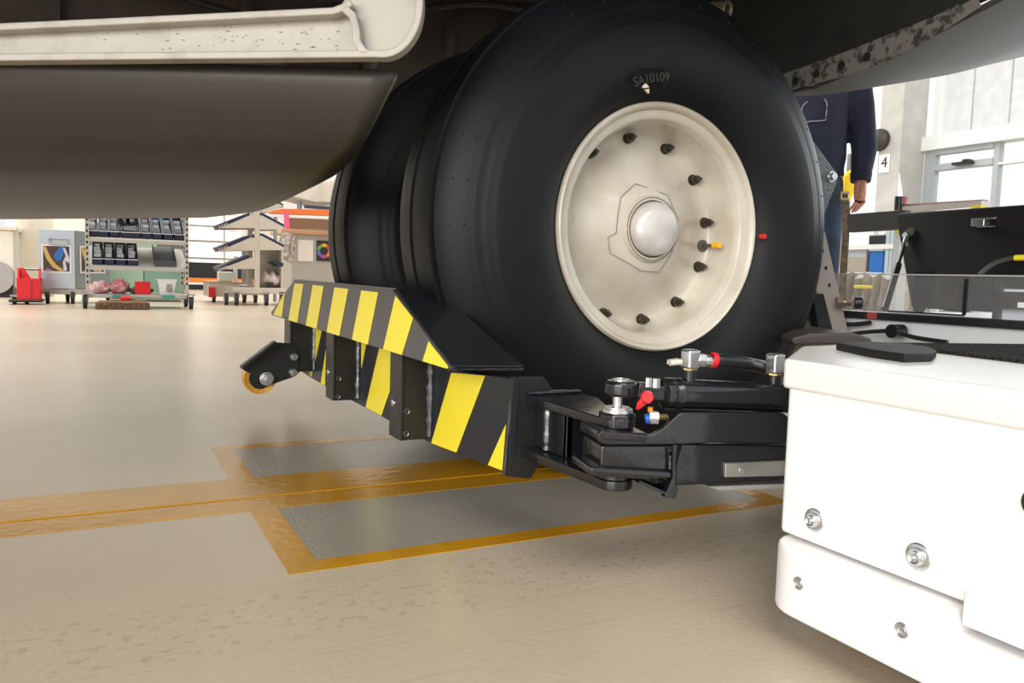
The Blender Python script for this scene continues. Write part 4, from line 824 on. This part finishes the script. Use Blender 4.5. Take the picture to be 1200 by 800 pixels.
# broom head under the trolley
X0_, X1_, Z0_, Z1_ = rng(112, 175, 354, 367, CYF - .12)
t = thing('broom', 'wide brown bristle broom head lying before the bin trolley', 'broom', ((X0_ + X1_) / 2, CYF - .12, 0))
brm = mat('bristle_brown', (.20, .105, .055), .95, bump=1, bscale=120, var=.65, vscale=90)
bm = bm_new(); add_box(bm, (X0_, CYF - .18, .002), (X1_, CYF - .06, Z1_ - .004)); bmesh.ops.subdivide_edges(bm, edges=bm.edges, cuts=6, use_grid_fill=True)
for v in bm.verts: v.co += Vector((random.uniform(-1, 1), random.uniform(-1, 1), random.uniform(-1, 1) if v.co.z > .01 else 0)) * .004
o = obj('bristles', bm, brm, t); o['kind'] = 'stuff'
B('wooden_back', (X0_ + .02, CYF - .15, Z1_ - .006), (X1_ - .02, CYF - .09, Z1_ + .012), mat('broom_wood', (.35, .22, .12), .6), t); q = ay(146, 350, CYF - .12)
CY('socket', (q.x - .03, CYF - .12, Z1_ + .03), (q.x + .04, CYF - .10, Z1_ + .035), .018, redp, t)
CY('broom_handle', (q.x + .03, CYF - .1, Z1_ + .03), (q.x + .10, CYF + .10, .05), .011, mat('handle_grey', (.2, .2, .2), .5), t)
# ---- green cabinet behind trolley
X0_, X1_, Z0_, Z1_ = rng(126, 216, 250, 350, 8.70)
gm = mat('cabinet_green', (.36, .52, .38), .5); gm2 = mat('cabinet_green_dark', (.22, .37, .28), .5)
t = thing('green_cabinet', 'pale green workshop cabinet standing behind the bin trolley', 'cabinet', ((X0_ + X1_) / 2, 8.70, 0))
B('carcass', (X0_, 8.72, 0.02), (X1_, 9.2, 1.25), gm2, t)
xm = ay(168, 320, 8.70).x
B('door', (X0_, 8.70, .03), (xm, 8.72, ay(150, 300, 8.70).z), gm, t); B('door', (xm + .01, 8.70, .03), (X1_, 8.72, ay(150, 300, 8.70).z), gm2, t); B('drawer', (X0_ + .02, 8.69, ay(150, 298, 8.70).z + .01), (X1_ - .25, 8.72, ay(150, 283, 8.70).z), gm, t); B('drawer', (X0_ + .02, 8.69, ay(150, 281, 8.70).z), (X1_ - .25, 8.72, 1.2), gm, t)
B('grey_side', (X1_ - .24, 8.68, ay(150, 300, 8.70).z), (X1_ + .02, 8.72, 1.2), mat('panel_grey', (.16, .165, .165), .5), t)
# ---- pale case with photo on dolly
CYA = 8.0
X0_, X1_, Z0_, Z1_ = rng(45.5, 87.5, 269, 338, CYA)
t = thing('flight_case', 'light grey-blue wheeled case with photo panels beside the red caddy', 'case', ((X0_ + X1_) / 2, CYA + .3, 0))
X2_ = ay(129, 310, CYA + .55).x
bm = bm_new(); add_poly_prism(bm, [(X0_, CYA, Z0_), (X1_, CYA, Z0_), (X1_ + .02, CYA + .02, Z0_), (X2_, CYA + .55, Z0_), (X2_ - (X1_ - X0_), CYA + .56, Z0_)], (0, 0, Z1_ - Z0_)); obj('carcass', bm, mat('case_side', (.24, .27, .26), .5), t)
B('front_panel', (X0_, CYA - .012, Z0_), (X1_, CYA, Z1_), mat('case_blue', (.52, .58, .66), .45), t, bev=.003)
B('dolly', (X0_ + .02, CYA - .01, Z0_ - .05), (X1_ + .3, CYA + .5, Z0_ - .005), lgrey, t)
for xx, yy in ((X0_ + .06, CYA + .02), (X1_ - .02, CYA + .02), (X1_ + .26, CYA + .4), (X0_ + .2, CYA + .45)): caster(t, xx, yy, .058)
def photo(P0, U, V, parent):
    """flat print: a yellow hoop, blue and white shapes on dark brown"""
    fr = bm_new(); n_ = U.cross(V).normalized() * -.002
    if n_.y > 0: n_ = -n_
    add_poly_prism(fr, [P0, P0 + U, P0 + U + V, P0 + V], n_); pf = obj('photo_panel', fr, mat('photo_white', (.85, .85, .82), .5), parent)
    def pl(uv, m_, k_=1): b_ = bm_new(); add_poly_prism(b_, [P0 + U * u_ + V * v_ + n_ * (1 + .3 * k_) for u_, v_ in uv], n_ * .25); obj('print_area', b_, m_, pf)
    pl([(.05, .05), (.95, .05), (.95, .95), (.05, .95)], mat('print_brown', (.07, .04, .04), .5))
    pl([(.06, .94), (.14, .94), (.30, .55), (.48, .30), (.72, .12), (.72, .06), (.60, .06), (.36, .20), (.16, .5), (.06, .8)], mat('print_ochre', (.60, .42, .12), .5), 2)
    pl([(.40, .60), (.62, .95), (.80, .90), (.66, .45), (.5, .42)], mat('print_blue', (.03, .16, .50), .5), 2)
    pl([(.72, .9), (.80, .9), (.95, .5), (.92, .35), (.80, .45), (.86, .10), (.74, .06), (.72, .40), (.82, .6)], mat('print_pale', (.6, .64, .75), .5), 3)
    pl([(.06, .06), (.4, .06), (.2, .16)], mat('print_mauve', (.28, .25, .33), .5), 2)
a = ay(49, 319, CYA - .012); b_ = ay(83.5, 320, CYA - .012); c_ = ay(49, 286, CYA - .012); photo(a, Vector((b_.x - a.x, 0, 0)), Vector((0, 0, c_.z - a.z)), t)
sd = (Vector((X2_, CYA + .55, 0)) - Vector((X1_ + .02, CYA + .02, 0))); a = Vector((X1_ + .02, CYA + .02, c_.z - (c_.z - a.z))) + sd * .06; photo(a + Vector((.003, -.002, 0)), sd * .75, Vector((0, 0, c_.z - a.z)), t)
q = ay(68, 284, CYA - .02); bm = bm_new(); add_tube(bm, [q + Vector((-.07, 0, .03)), q + Vector((-.065, -.03, -.02)), q + Vector((.065, -.03, -.02)), q + Vector((.07, 0, .03))], .007, 6); add_tube(bm, [q + Vector((-.07, 0, .03)), q + Vector((.07, 0, .03))], .006, 6); obj('handle', bm, chrome, t, True)
# ---- red tool caddy on black dolly
X0_, X1_, Z0_, Z1_ = rng(19.5, 47, 326, 351, 7.75)
t = thing('tool_caddy', 'red plastic tool caddy with handle on a black dolly', 'caddy', ((X0_ + X1_) / 2, 7.85, 0))
bm = bm_new(); add_box(bm, (X0_, 7.75, Z0_), (X1_, 7.76, Z1_)); add_box(bm, (X0_, 7.99, Z0_), (X1_, 8.0, Z1_ - .03)); add_box(bm, (X0_, 7.76, Z0_), (X0_ + .01, 7.99, Z1_)); add_box(bm, (X1_ - .01, 7.76, Z0_), (X1_, 7.99, Z1_)); add_box(bm, (X0_, 7.76, Z0_), (X1_, 7.99, Z0_ + .01)); obj('tray', bm, redp, t, bev=.002)
for xx in (X0_, X1_ - .014): PR('end_post', [(xx, 7.80, Z1_ - .02), (xx, 7.95, Z1_ - .02), (xx, 7.90, Z1_ + .085), (xx, 7.86, Z1_ + .085)], (.014, 0, 0), redp, t)
PR('end_web', [(X0_ + .0, 7.86, Z1_ - .005), (X0_ + .10, 7.86, Z1_ - .005), (X0_ + .045, 7.86, Z1_ + .085), (X0_ + .02, 7.86, Z1_ + .085)], (0, .012, 0), redp, t)
CY('handle', (X0_, 7.88, Z1_ + .075), (X1_, 7.88, Z1_ + .075), .010, dsteel, t, 12); B('divider', (X0_ + .10, 7.745, Z0_), (X0_ + .11, 7.75, Z1_ - .02), mat('red_dark', (.4, .01, .02), .4), t)
B('dolly', (X0_ - .06, 7.72, .02), (X1_ + .02, 8.05, Z0_), blk, t, bev=.01); caster(t, X0_ - .02, 7.80, .03); caster(t, X1_ - .1, 7.80, .03)
# ---- cream counter unit far left & cream partition
X0_, X1_, Z0_, Z1_ = rng(-60, 17, 266, 343, 9.3)
t = thing('counter_unit', 'cream counter unit at the left edge with papers on top', 'counter', ((X0_ + X1_) / 2, 9.5, 0)); cream = mat('cream_laminate', (.80, .74, .64), .4)
B('carcass', (X0_, 9.3, .12), (X1_, 9.9, Z1_ - .02), cream, t, bev=.01); B('worktop', (X0_, 9.25, Z1_ - .02), (X1_ + .03, 9.9, Z1_ + .02), mat('worktop_pale', (.7, .62, .5), .4), t, bev=.004); B('plinth', (X0_, 9.35, 0.0), (X1_ - .02, 9.9, .12), blk, t); B('edge_post', (X1_, 9.28, .1), (X1_ + .035, 9.34, Z1_ + .0), mat('edge_grey', (.45, .42, .38), .5), t)
bm = bm_new(); add_lathe(bm, ay(-6, 325, 9.29), [(-.02, 0), (-.02, .16), (0, .16)], (0, 1, 0), 32); obj('vent_disc', bm, mat('disc_grey', (.38, .35, .35), .5), t, True)
X3_, X4_, Z3_, Z4_ = rng(-10, 16, 256, 264, 9.4)
tag(PR('paper_rack', [(X3_, 9.4, Z1_ + .02), (X4_, 9.4, Z1_ + .02), (X4_ + .04, 9.6, 1.3), (X3_, 9.6, 1.3)], (0, .02, 0), mat('paper_mix', (.75, .7, .7), .7, var=.5, vscale=14, col2=(.45, .38, .48))), 'rack of printed papers leaning on the cream counter', 'rack')
X3_, X4_, _, _ = rng(20, 50, 256, 340, 9.9); tag(B('partition', (X3_, 9.9, 0), (X4_ + .1, 9.96, 1.9), mat('partition_cream', (.78, .71, .60), .5), bev=.004), 'plain cream partition panel behind the red tool caddy', 'partition')
# ---- white drawer cabinet far back
X0_, X1_, Z0_, Z1_ = rng(214, 283, 250, 336, 13.5)
t = thing('drawer_cabinet', 'long white drawer cabinet with black base and orange stripe', 'cabinet', ((X0_ + X1_) / 2, 13.7, 0)); wd = mat('drawer_white', (.84, .81, .77), .4); org_ = mat('stripe_orange', (.85, .17, .02), .45)
X5_ = ay(300, 320, 13.5).x
B('carcass', (X0_ - .5, 13.53, .1), (X1_, 14.0, 1.9), mat('carcass_grey', (.35, .33, .31), .5), t); B('black_band', (X0_ - .5, 13.5, ay(250, 327, 13.5).z), (X5_, 13.55, ay(250, 308, 13.5).z), blk, t); B('orange_stripe', (X0_ - .5, 13.49, ay(250, 332, 13.5).z), (X5_, 13.55, ay(250, 326, 13.5).z), org_, t); B('white_stripe', (X0_ - .5, 13.485, ay(250, 333.5, 13.5).z), (X5_, 13.55, ay(250, 331.5, 13.5).z), wd, t); B('plinth', (X0_ - .5, 13.5, 0), (X5_, 14, ay(250, 333.5, 13.5).z), blk, t)
xm = ay(263, 280, 13.5).x
for (ya, yb) in ((308, 303.5), (302, 283.5), (282, 265.5), (264.5, 247), (246, 230)):
    for xa, xb in ((X0_ - .5, xm - .01), (xm + .01, X1_)):
        d_ = B('drawer', (xa, 13.5, ay(250, ya, 13.5).z), (xb, 13.53, ay(250, yb, 13.5).z - .01), wd, t, bev=.004)
        B('handle', ((xa + xb) / 2 - .08, 13.485, ay(250, yb, 13.5).z - .05), ((xa + xb) / 2 + .08, 13.5, ay(250, yb, 13.5).z - .035), mat('handle_pink', (.75, .6, .6), .4), d_)
# ---- tray tree trolley
TY = 8.05
xp0, xp1, _, _ = rng(298.5, 304.5, 250, 340, TY)
t = thing('tray_trolley', 'beige tree-shaped rack trolley with sloping navy trays', 'trolley', ((xp0 + xp1) / 2, TY + .2, 0)); bg = mat('trolley_beige', (.60, .52, .43), .5); tn = mat('tray_navy', (.012, .018, .06), .45)
B('post', (xp0, TY, .1), (xp1, TY + .04, 1.35), bg, t)
B('post', (xp0, TY + .40, .1), (xp1, TY + .44, 1.35), bg, t)
def armtray(poly, tray):
    PR('bracket', [ay(x, y, TY - .005) for x, y in poly], (0, .006, 0), bg, t); PR('bracket', [ay(x, y, TY - .005) + Vector((0, .42, 0)) for x, y in poly], (0, .006, 0), bg, t)
    tt_ = PR('tray', [ay(x, y, TY) for x, y in tray], (0, .42, 0), tn, t); return tt_
for dy in (0, 26.5, 50):
    tt_ = armtray([(299, 252 + dy), (293, 252 + dy), (257, 267.5 + dy - (2 if dy > 40 else 0)), (299, 267 + dy - (2 if dy > 40 else 0))], [(255.5, 263 + dy), (292, 249 + dy), (293, 252.5 + dy), (259, 268 + dy)])
    for k_ in range(4):
        q = ay(257.5 + 2.8 * k_, 265.5 - 1.0 * k_ + dy, TY - .004); B('tab', (q.x - .007, TY - .008, q.z - .02), (q.x + .005, TY, q.z + .012), mat('tab_beige', (.5, .42, .36), .5), tt_)
armtray([(304, 253), (306, 252), (333, 266), (331, 268.5), (304, 269)], [(305, 249), (309, 250), (333, 263), (333, 267), (304, 253)])
armtray([(304, 277), (306, 276), (333, 290), (331, 293), (304, 293)], [(305, 273), (309, 274), (333, 287), (333, 291), (304, 277)])
armtray([(304, 246), (316, 234), (332, 241), (322, 246.5), (309, 249)], [(318, 232), (332, 239), (332, 242.5), (318, 236)])
PR('tray', [ay(x, y, TY) for x, y in ((318, 306.5), (332, 308), (332, 312), (327, 312))], (0, .42, 0), tn, t)
X0_, X1_, Z0_, Z1_ = rng(304, 332, 292, 338, TY + .02); bk = B('back_panel', (X0_, TY + .25, Z0_), (X1_, TY + .27, Z1_), mat('panel_pale', (.66, .60, .53), .5), t); B('frame_edge', (X1_ - .02, TY + .02, Z0_ - .05), (X1_, TY + .3, Z1_), bg, t)
X0_, X1_, Z0_, Z1_ = rng(272, 334, 337, 344, TY); B('base', (X0_, TY - .03, Z0_), (X1_, TY + .45, Z1_), bg, t, bev=.004)
for xx, yy in ((265, TY), (277, TY - .05), (312, TY - .02), (330, TY)): caster(t, ay(xx, 350, yy).x, yy, .055)
X0_, X1_, Z0_, Z1_ = rng(304, 331, 318, 337, TY + .1)
bm = bm_new(); bmesh.ops.create_icosphere(bm, subdivisions=4, radius=1)
for v in bm.verts: v.co = Vector(((X0_ + X1_) / 2 + v.co.x * (X1_ - X0_) / 2.1, TY + .13 + v.co.y * .1, Z0_ + .01 + (v.co.z * .5 + .5) * (Z1_ - Z0_) * (.9 + .12 * math.sin(v.co.x * 9))))
tag(obj('plastic_bag', bm, mat('bag_peach', (.72, .58, .50), .3, bump=.8, bscale=14, var=.2, vscale=9), None, True), 'crumpled peach plastic bag on the base of the tray trolley', 'bag')
q = ay(316, 335, TY + .0); tag(B('tape_box', (q.x - .035, TY - .02, q.z - .035), (q.x + .035, TY + .05, q.z + .035), blk, bev=.006), 'small black box on the tray trolley base', 'box'); bpy.data.objects['tape_box'].name = 'box'
# ---- low beige cart with tubes left of the tray trolley
LYC = 8.6
X0_, X1_, Z0_, Z1_ = rng(245, 300, 330, 352, LYC); t = thing('low_cart', 'low beige cart with a red reflector left of the tray trolley', 'cart', ((X0_ + X1_) / 2, LYC + .2, 0))
B('deck', (X0_, LYC, Z1_ - .03), (X1_, LYC + .5, Z1_), mat('cart_wood', (.50, .37, .25), .5), t); B('side_panel', (X0_, LYC, .06), (X0_ + .3, LYC + .5, Z1_ - .03), bg, t); B('rail', (X0_ + .32, LYC, Z0_ + .06), (X1_ + .1, LYC + .04, Z0_ + .10), bg, t); B('rail', (X0_ + .32, LYC + .42, Z0_ + .06), (X1_ + .1, LYC + .46, Z0_ + .10), bg, t)
B('reflector', (X0_ - .005, LYC - .012, Z0_ + .03), (X0_ + .06, LYC, Z1_ - .06), redp, t)
for xx in (X0_ + .05, X0_ + .35, X1_): caster(t, xx, LYC + .04, .05)
for i, xx in enumerate((276, 289)):
    q0 = ay(xx, 329, LYC + .2); q1 = ay(xx, 300 if i == 0 else 292, LYC + .2); tag(CY('metal_tube', (q0.x, q0.y, Z1_), (q0.x, q0.y, q1.z), .022 if i == 0 else .05, (mat('tube_white', (.7, .7, .7), .3, .3) if i == 0 else mat('tube_grey', (.24, .24, .24), .4, .3)), None, 20), ('slim pale tube standing on the low beige cart' if i == 0 else 'thicker grey tube standing on the low beige cart'), 'tube')
q = ay(264, 327, LYC + .1); tag(B('container', (q.x - .07, LYC + .05, Z1_), (q.x + .07, LYC + .2, Z1_ + .10), mat('clear_pot', (.6, .62, .58), .3), bev=.01), 'pale translucent pot on the low beige cart', 'pot'); bpy.data.objects['container'].name = 'pot'
# ---- workbench with pinned panels
WY = 9.5
X0_, X1_, Z0_, Z1_ = rng(342, 430, 273, 345, WY); t = thing('workbench', 'grey workbench with wooden top and notices behind the wheels', 'workbench', ((X0_ + X1_) / 2, WY + .3, 0)); bgr = mat('bench_greige', (.40, .36, .31), .5)
B('carcass', (X0_, WY, 0), (X1_, WY + .7, Z1_ - .03), bgr, t); B('worktop', (X0_ - .12, WY - .04, Z1_ - .03), (X1_, WY + .7, Z1_ + .02), mat('bench_wood', (.50, .28, .14), .5), t, bev=.005)
a0_, a1_, c0_, c1_ = rng(349, 367, 281, 306, WY - .01); B('notice_board', (a0_, WY - .01, c0_), (a1_, WY, c1_), mat('notice_pale', (.72, .66, .60), .6), t)
a0_, a1_, c0_, c1_ = rng(371, 392, 282, 306, WY - .01); ps = B('poster', (a0_, WY - .01, c0_), (a1_, WY, c1_), mat('poster_black', (.015, .012, .012), .5), t)
cc = Vector(((a0_ + ay(388, 294, WY).x) / 2, WY - .0105, (c0_ + c1_) / 2))
for i, colr in enumerate(((.6, .05, .02), (.75, .4, .02), (.1, .35, .1), (.1, .15, .5), (.45, .05, .3), (.7, .2, .03))):
    b0 = i * PI / 3; PR('colour_segment', [cc + Vector((math.cos(b0 + u_) * r_, 0, math.sin(b0 + u_) * r_)) for u_, r_ in ((0, .05), (.5, .05), (.95, .05), (.95, .085), (.5, .09), (0, .085))], (0, -.002, 0), mat('seg%d' % i, colr, .5), ps)
q = ay(356, 272, WY); tag(CY('file_tool', (ay(352, 275, WY - .05).x, WY - .06, ay(352, 275, WY).z), (ay(388, 277, WY - .05).x, WY - .06, ay(388, 277, WY).z), .012, mat('tool_dark', (.10, .07, .05), .4), t, 10) if False else CY('hand_tool', (ay(356, 271.5, WY + .1).x, WY + .1, Z1_ + .032), (ay(392, 272, WY + .1).x, WY + .1, Z1_ + .032), .012, mat('tool_dark', (.10, .07, .05), .4), None, 10), 'thin dark hand tool lying on the workbench edge', 'tool')
# papers hung left of the bench
t = thing('newspaper_bundle', 'bundle of printed papers hanging at the left end of the workbench', 'papers', ay(335, 300, WY - .2))
pmx = mat('newsprint', (.62, .58, .52), .7, var=.6, vscale=22, col2=(.25, .20, .18))
for k_ in range(4):
    PR('sheet', [ay(x + 2.5 * k_, y, WY - .16 + .03 * k_) for x, y in ((330, 271 + k_), (341, 273 + k_), (335, 306 + k_), (323, 300 + k_))], (0, .006, 0), pmx, t)
# orange beam, brown board, white strip
OY = 9.0
t = thing('orange_barrier', 'long orange and white barrier beam above the workbench', 'barrier', (ay(350, 250, OY).x, OY, ay(350, 256, OY).z))
PR('orange_beam', [ay(x, y, OY) for x, y in ((316, 248), (330, 244.5), (420, 246), (420, 254), (316, 250))], (0, .12, 0), org_, t); PR('white_rail', [ay(x, y, OY) for x, y in ((314, 250.5), (420, 254.5), (420, 258), (314, 253.5))], (0, .1, 0), wd, t)
CY('support_post', (ay(410, 300, OY).x, OY + .06, 0), (ay(410, 300, OY).x, OY + .06, ay(410, 256, OY).z), .03, dsteel, t); CY('support_post', (ay(322, 300, OY + .1).x, OY + .08, 0), (ay(322, 300, OY + .1).x, OY + .08, ay(322, 251, OY).z), .02, dsteel, t)
a0_, a1_, c0_, c1_ = rng(336, 430, 256, 273, WY + .5); tag(B('back_board', (a0_, WY + .5, Z1_ + .02), (a1_, WY + .54, c1_), mat('board_brown', (.17, .09, .05), .6)), 'dark brown board standing at the back of the workbench', 'board')
q = ay(335, 261, OY - .06); tag(PR('ribbon', [ay(x, y, OY - .005) for x, y in ((333, 247), (338.5, 247), (339.5, 270), (336, 266), (332.5, 269))], (0, .004, 0), mat('pink_ribbon', (.85, .12, .28), .6)), 'pink warning ribbon hanging from the orange beam', 'ribbon')
# pale aircraft part and stands beyond
PY = 13
t = thing('parked_fuselage', 'beige curved aircraft shell far behind beside the wheels', 'aircraft', (ay(370, 230, PY).x, PY, 0))
prf = [ay(x, y, PY) for x, y in ((332, 228), (345, 223), (365, 214), (430, 205), (430, 236), (392, 238), (370, 238), (350, 233))]; PR('shell', prf, (0, .8, 0), mat('shell_beige', (.50, .45, .38), .6, var=.2, vscale=4), t, bev=.03)
for xx in (351, 400): q = ay(xx, 236, PY + .3); CY('stand_leg', (q.x, q.y, 0), (q.x, q.y, q.z), .04, mat('leg_blue', (.25, .28, .38), .5), t)
B('tail_tray', (ay(356, 242, PY).x, PY - .1, ay(356, 244, PY).z), (ay(420, 242, PY).x, PY, ay(356, 240.5, PY).z), tn, t)
# ================================================================== BACKGROUND RIGHT
RXB = 5.1
def bxp(name, x0, x1, yt, yb, X, dx, m, label, cat, parent=None, bev=.004, kind=None):
    ym = (yt + yb) / 2; Y1 = ax(x0, ym, X).y; Y0 = ax(x1, ym, X).y; Z1 = ax((x0 + x1) / 2, yt, X).z; Z0 = ax((x0 + x1) / 2, yb, X).z
    o = B(name, (X, Y0, Z0), (X + dx, Y1, Z1), m, parent, bev=bev)
    if label and not parent: tag(o, label, cat)
    return o
t = thing('storage_rack', 'white metal rack with wooden shelf seen between the man and the hood', 'rack', (5.2, ax(1018, 300, 5.1).y, 0))
wm = mat('rack_white', (.72, .74, .74), .4); bl = mat('rack_bluegrey', (.42, .50, .55), .4)
zsh = ax(1015, 320, RXB).z; yl0 = ax(985, 300, RXB).y; yr0 = ax(1060, 300, RXB).y
B('shelf', (RXB, yr0, zsh - .04), (RXB + .5, yl0, zsh), mat('rack_wood', (.55, .33, .15), .5), t); zs2 = ax(1015, 286.5, RXB).z; B('shelf', (RXB, yr0, zs2 - .035), (RXB + .5, yl0, zs2), wm, t)
for (x, wdt, m_) in ((1036, .03, bl), (1041, .02, bl), (1047, .05, wm), (982, .04, wm)):
    y_ = ax(x, 300, RXB).y; B('upright', (RXB + .01, y_ - wdt, 0), (RXB + .05, y_, ax(x, 268, RXB).z), m_, t)
    B('upright', (RXB + .45, y_ - wdt, 0), (RXB + .49, y_, ax(x, 268, RXB).z), m_, t)
def onshelf(name, x0, x1, yt, zb, m, label, cat, bev=.004):
    Y1 = ax(x0, (yt + 300) / 2, RXB).y; Y0 = ax(x1, (yt + 300) / 2, RXB).y; return tag(B(name, (RXB + .03, Y0, zb), (RXB + .3, Y1, ax((x0 + x1) / 2, yt, RXB + .03).z), m, None, bev=bev), label, cat)
bmx = mat('crate_blue', (.01, .14, .48), .45)
t2 = onshelf('crate', 1016, 1032, 293, zsh, bmx, 'bright blue crate on the lower shelf of the white rack', 'crate'); o = B('crate_rim', (RXB + .022, ax(1032.6, 293, RXB).y, ax(1024, 294, RXB + .03).z), (RXB + .31, ax(1015.5, 293, RXB).y, ax(1024, 291, RXB + .03).z), mat('rim_pale', (.75, .8, .85), .5), None); o.parent = t2; o.location = o.location - t2.location; o.name = 'rim'
t3 = onshelf('crate', 989, 1012, 302, zsh, mat('crate_brown', (.36, .32, .27), .5), 'brown-grey cardboard crate on the lower shelf of the white rack', 'crate')
Zc = ax(1000, 302, RXB + .03).z; Y1 = ax(989, 298, RXB).y; Y0 = ax(1012, 298, RXB).y; tag(B('crate', (RXB + .03, Y0, Zc), (RXB + .3, Y1, ax(1000, 291, RXB).z), mat('crate_grey', (.42, .45, .50), .5), bev=.004), 'pale grey crate stacked on the brown crate', 'crate')
t4 = onshelf('basket', 1014, 1033, 275, zs2, blk, 'black basket on the upper shelf of the white rack', 'basket', .01)
# pale parts lying lower, seen through the clear guard
t = thing('covered_trolley', 'cream sheet draped on a low trolley with a yellow band, behind the clear guard', 'trolley', (3.6, ax(1015, 345, 3.6).y, 0))
bm = bm_new(); Y1 = ax(978, 340, 3.6).y; Y0 = ax(1062, 340, 3.6).y; n_ = 24; g_ = []
for i in range(n_ + 1):
    yy = Y1 + (Y0 - Y1) * i / n_; top_z = ax(1015, 323, 3.6).z + .02 * math.sin(i * 1.3); g_.append([bm.verts.new((3.6 + .03 * math.sin(i * 2.1 + k_), yy, top_z * (1 - k_ / 5))) for k_ in range(5)] + [bm.verts.new((4.1, yy, top_z))])
for a, b_ in zip(g_, g_[1:]):
    for k_ in range(4): bm.faces.new((a[k_], a[k_ + 1], b_[k_ + 1], b_[k_]))
    bm.faces.new((a[0], b_[0], b_[5], a[5]))
o = obj('cream_sheet', bm, mat('sheet_cream', (.62, .56, .47), .6, bump=.4, bscale=10, var=.3, vscale=6), t, True)
bxp('yellow_band', 1000, 1022, 334, 338, 3.55, .01, yel, None, None, t); bxp('paper_label', 1055, 1062, 335, 342, 3.55, .01, wm, None, None, t); 
caster(t, 3.8, (Y0 + Y1) / 2, .05); B('frame', (3.62, min(Y0, Y1) + .05, .1), (4.05, max(Y0, Y1) - .05, .14), dsteel, t)
# yellow jacket behind the man
vst = [ad(x, y, 4.9) for x, y in ((1002, 195), (1004, 205), (1003, 225), (996, 238), (988, 236), (990, 205))]
yj = thing('hanging_jacket', 'bright yellow jacket hanging behind the man beside his hand', 'jacket', ad(997, 238, 4.9)); PR('jacket_body', vst, fh * .08, mat('jacket_yellow', (.95, .62, .01), .6, bump=.5, bscale=20), yj, bev=.02)
q = ad(996, 200, 4.94); CY('stand', (q.x, q.y, 0), (q.x, q.y, q.z + .1), .02, dsteel, yj)
# long pale rail with yellow ends on a trestle behind the hood
t = thing('rail_section', 'long pale rail with yellow ends lying behind the black hood', 'rail', (2.6, ax(1100, 245, 2.6).y, 0))
PR('rail_bar', [ax(x, y, 2.6) for x, y in ((1055, 242), (1150, 235), (1150, 240), (1056, 248))], (.05, 0, 0), mat('rail_pale', (.62, .56, .54), .35, .3), t); PR('rail_bar', [ax(x, y, 2.62) for x, y in ((1055, 239.5), (1152, 233.5), (1152, 235), (1055, 241.5))], (.03, 0, 0), mat('rail_red', (.45, .30, .29), .4), t)
PR('yellow_end', [ax(x, y, 2.59) for x, y in ((1138, 240.5), (1149, 240), (1149, 243), (1138, 244))], (.04, 0, 0), yel, t); PR('yellow_end', [ax(x, y, 2.59) for x, y in ((1048, 243), (1052, 243), (1051, 272), (1047.5, 272))], (.04, 0, 0), yel, t)
q = ax(1053, 240, 2.6); CY('black_knob', (q.x, q.y, q.z - .02), (q.x, q.y, q.z + .03), .014, blk, t); q = ax(1057.5, 236, 2.62); CY('pink_knob', (q.x, q.y, q.z - .012), (q.x + .01, q.y, q.z + .014), .014, mat('knob_pink', (.8, .2, .25), .5), t)
for yy in (ax(1052, 260, 2.6).y, ax(1145, 260, 2.6).y): B('trestle_leg', (2.6, yy - .012, 0), (2.65, yy + .012, ax(1052, 246, 2.6).z), wm, t)
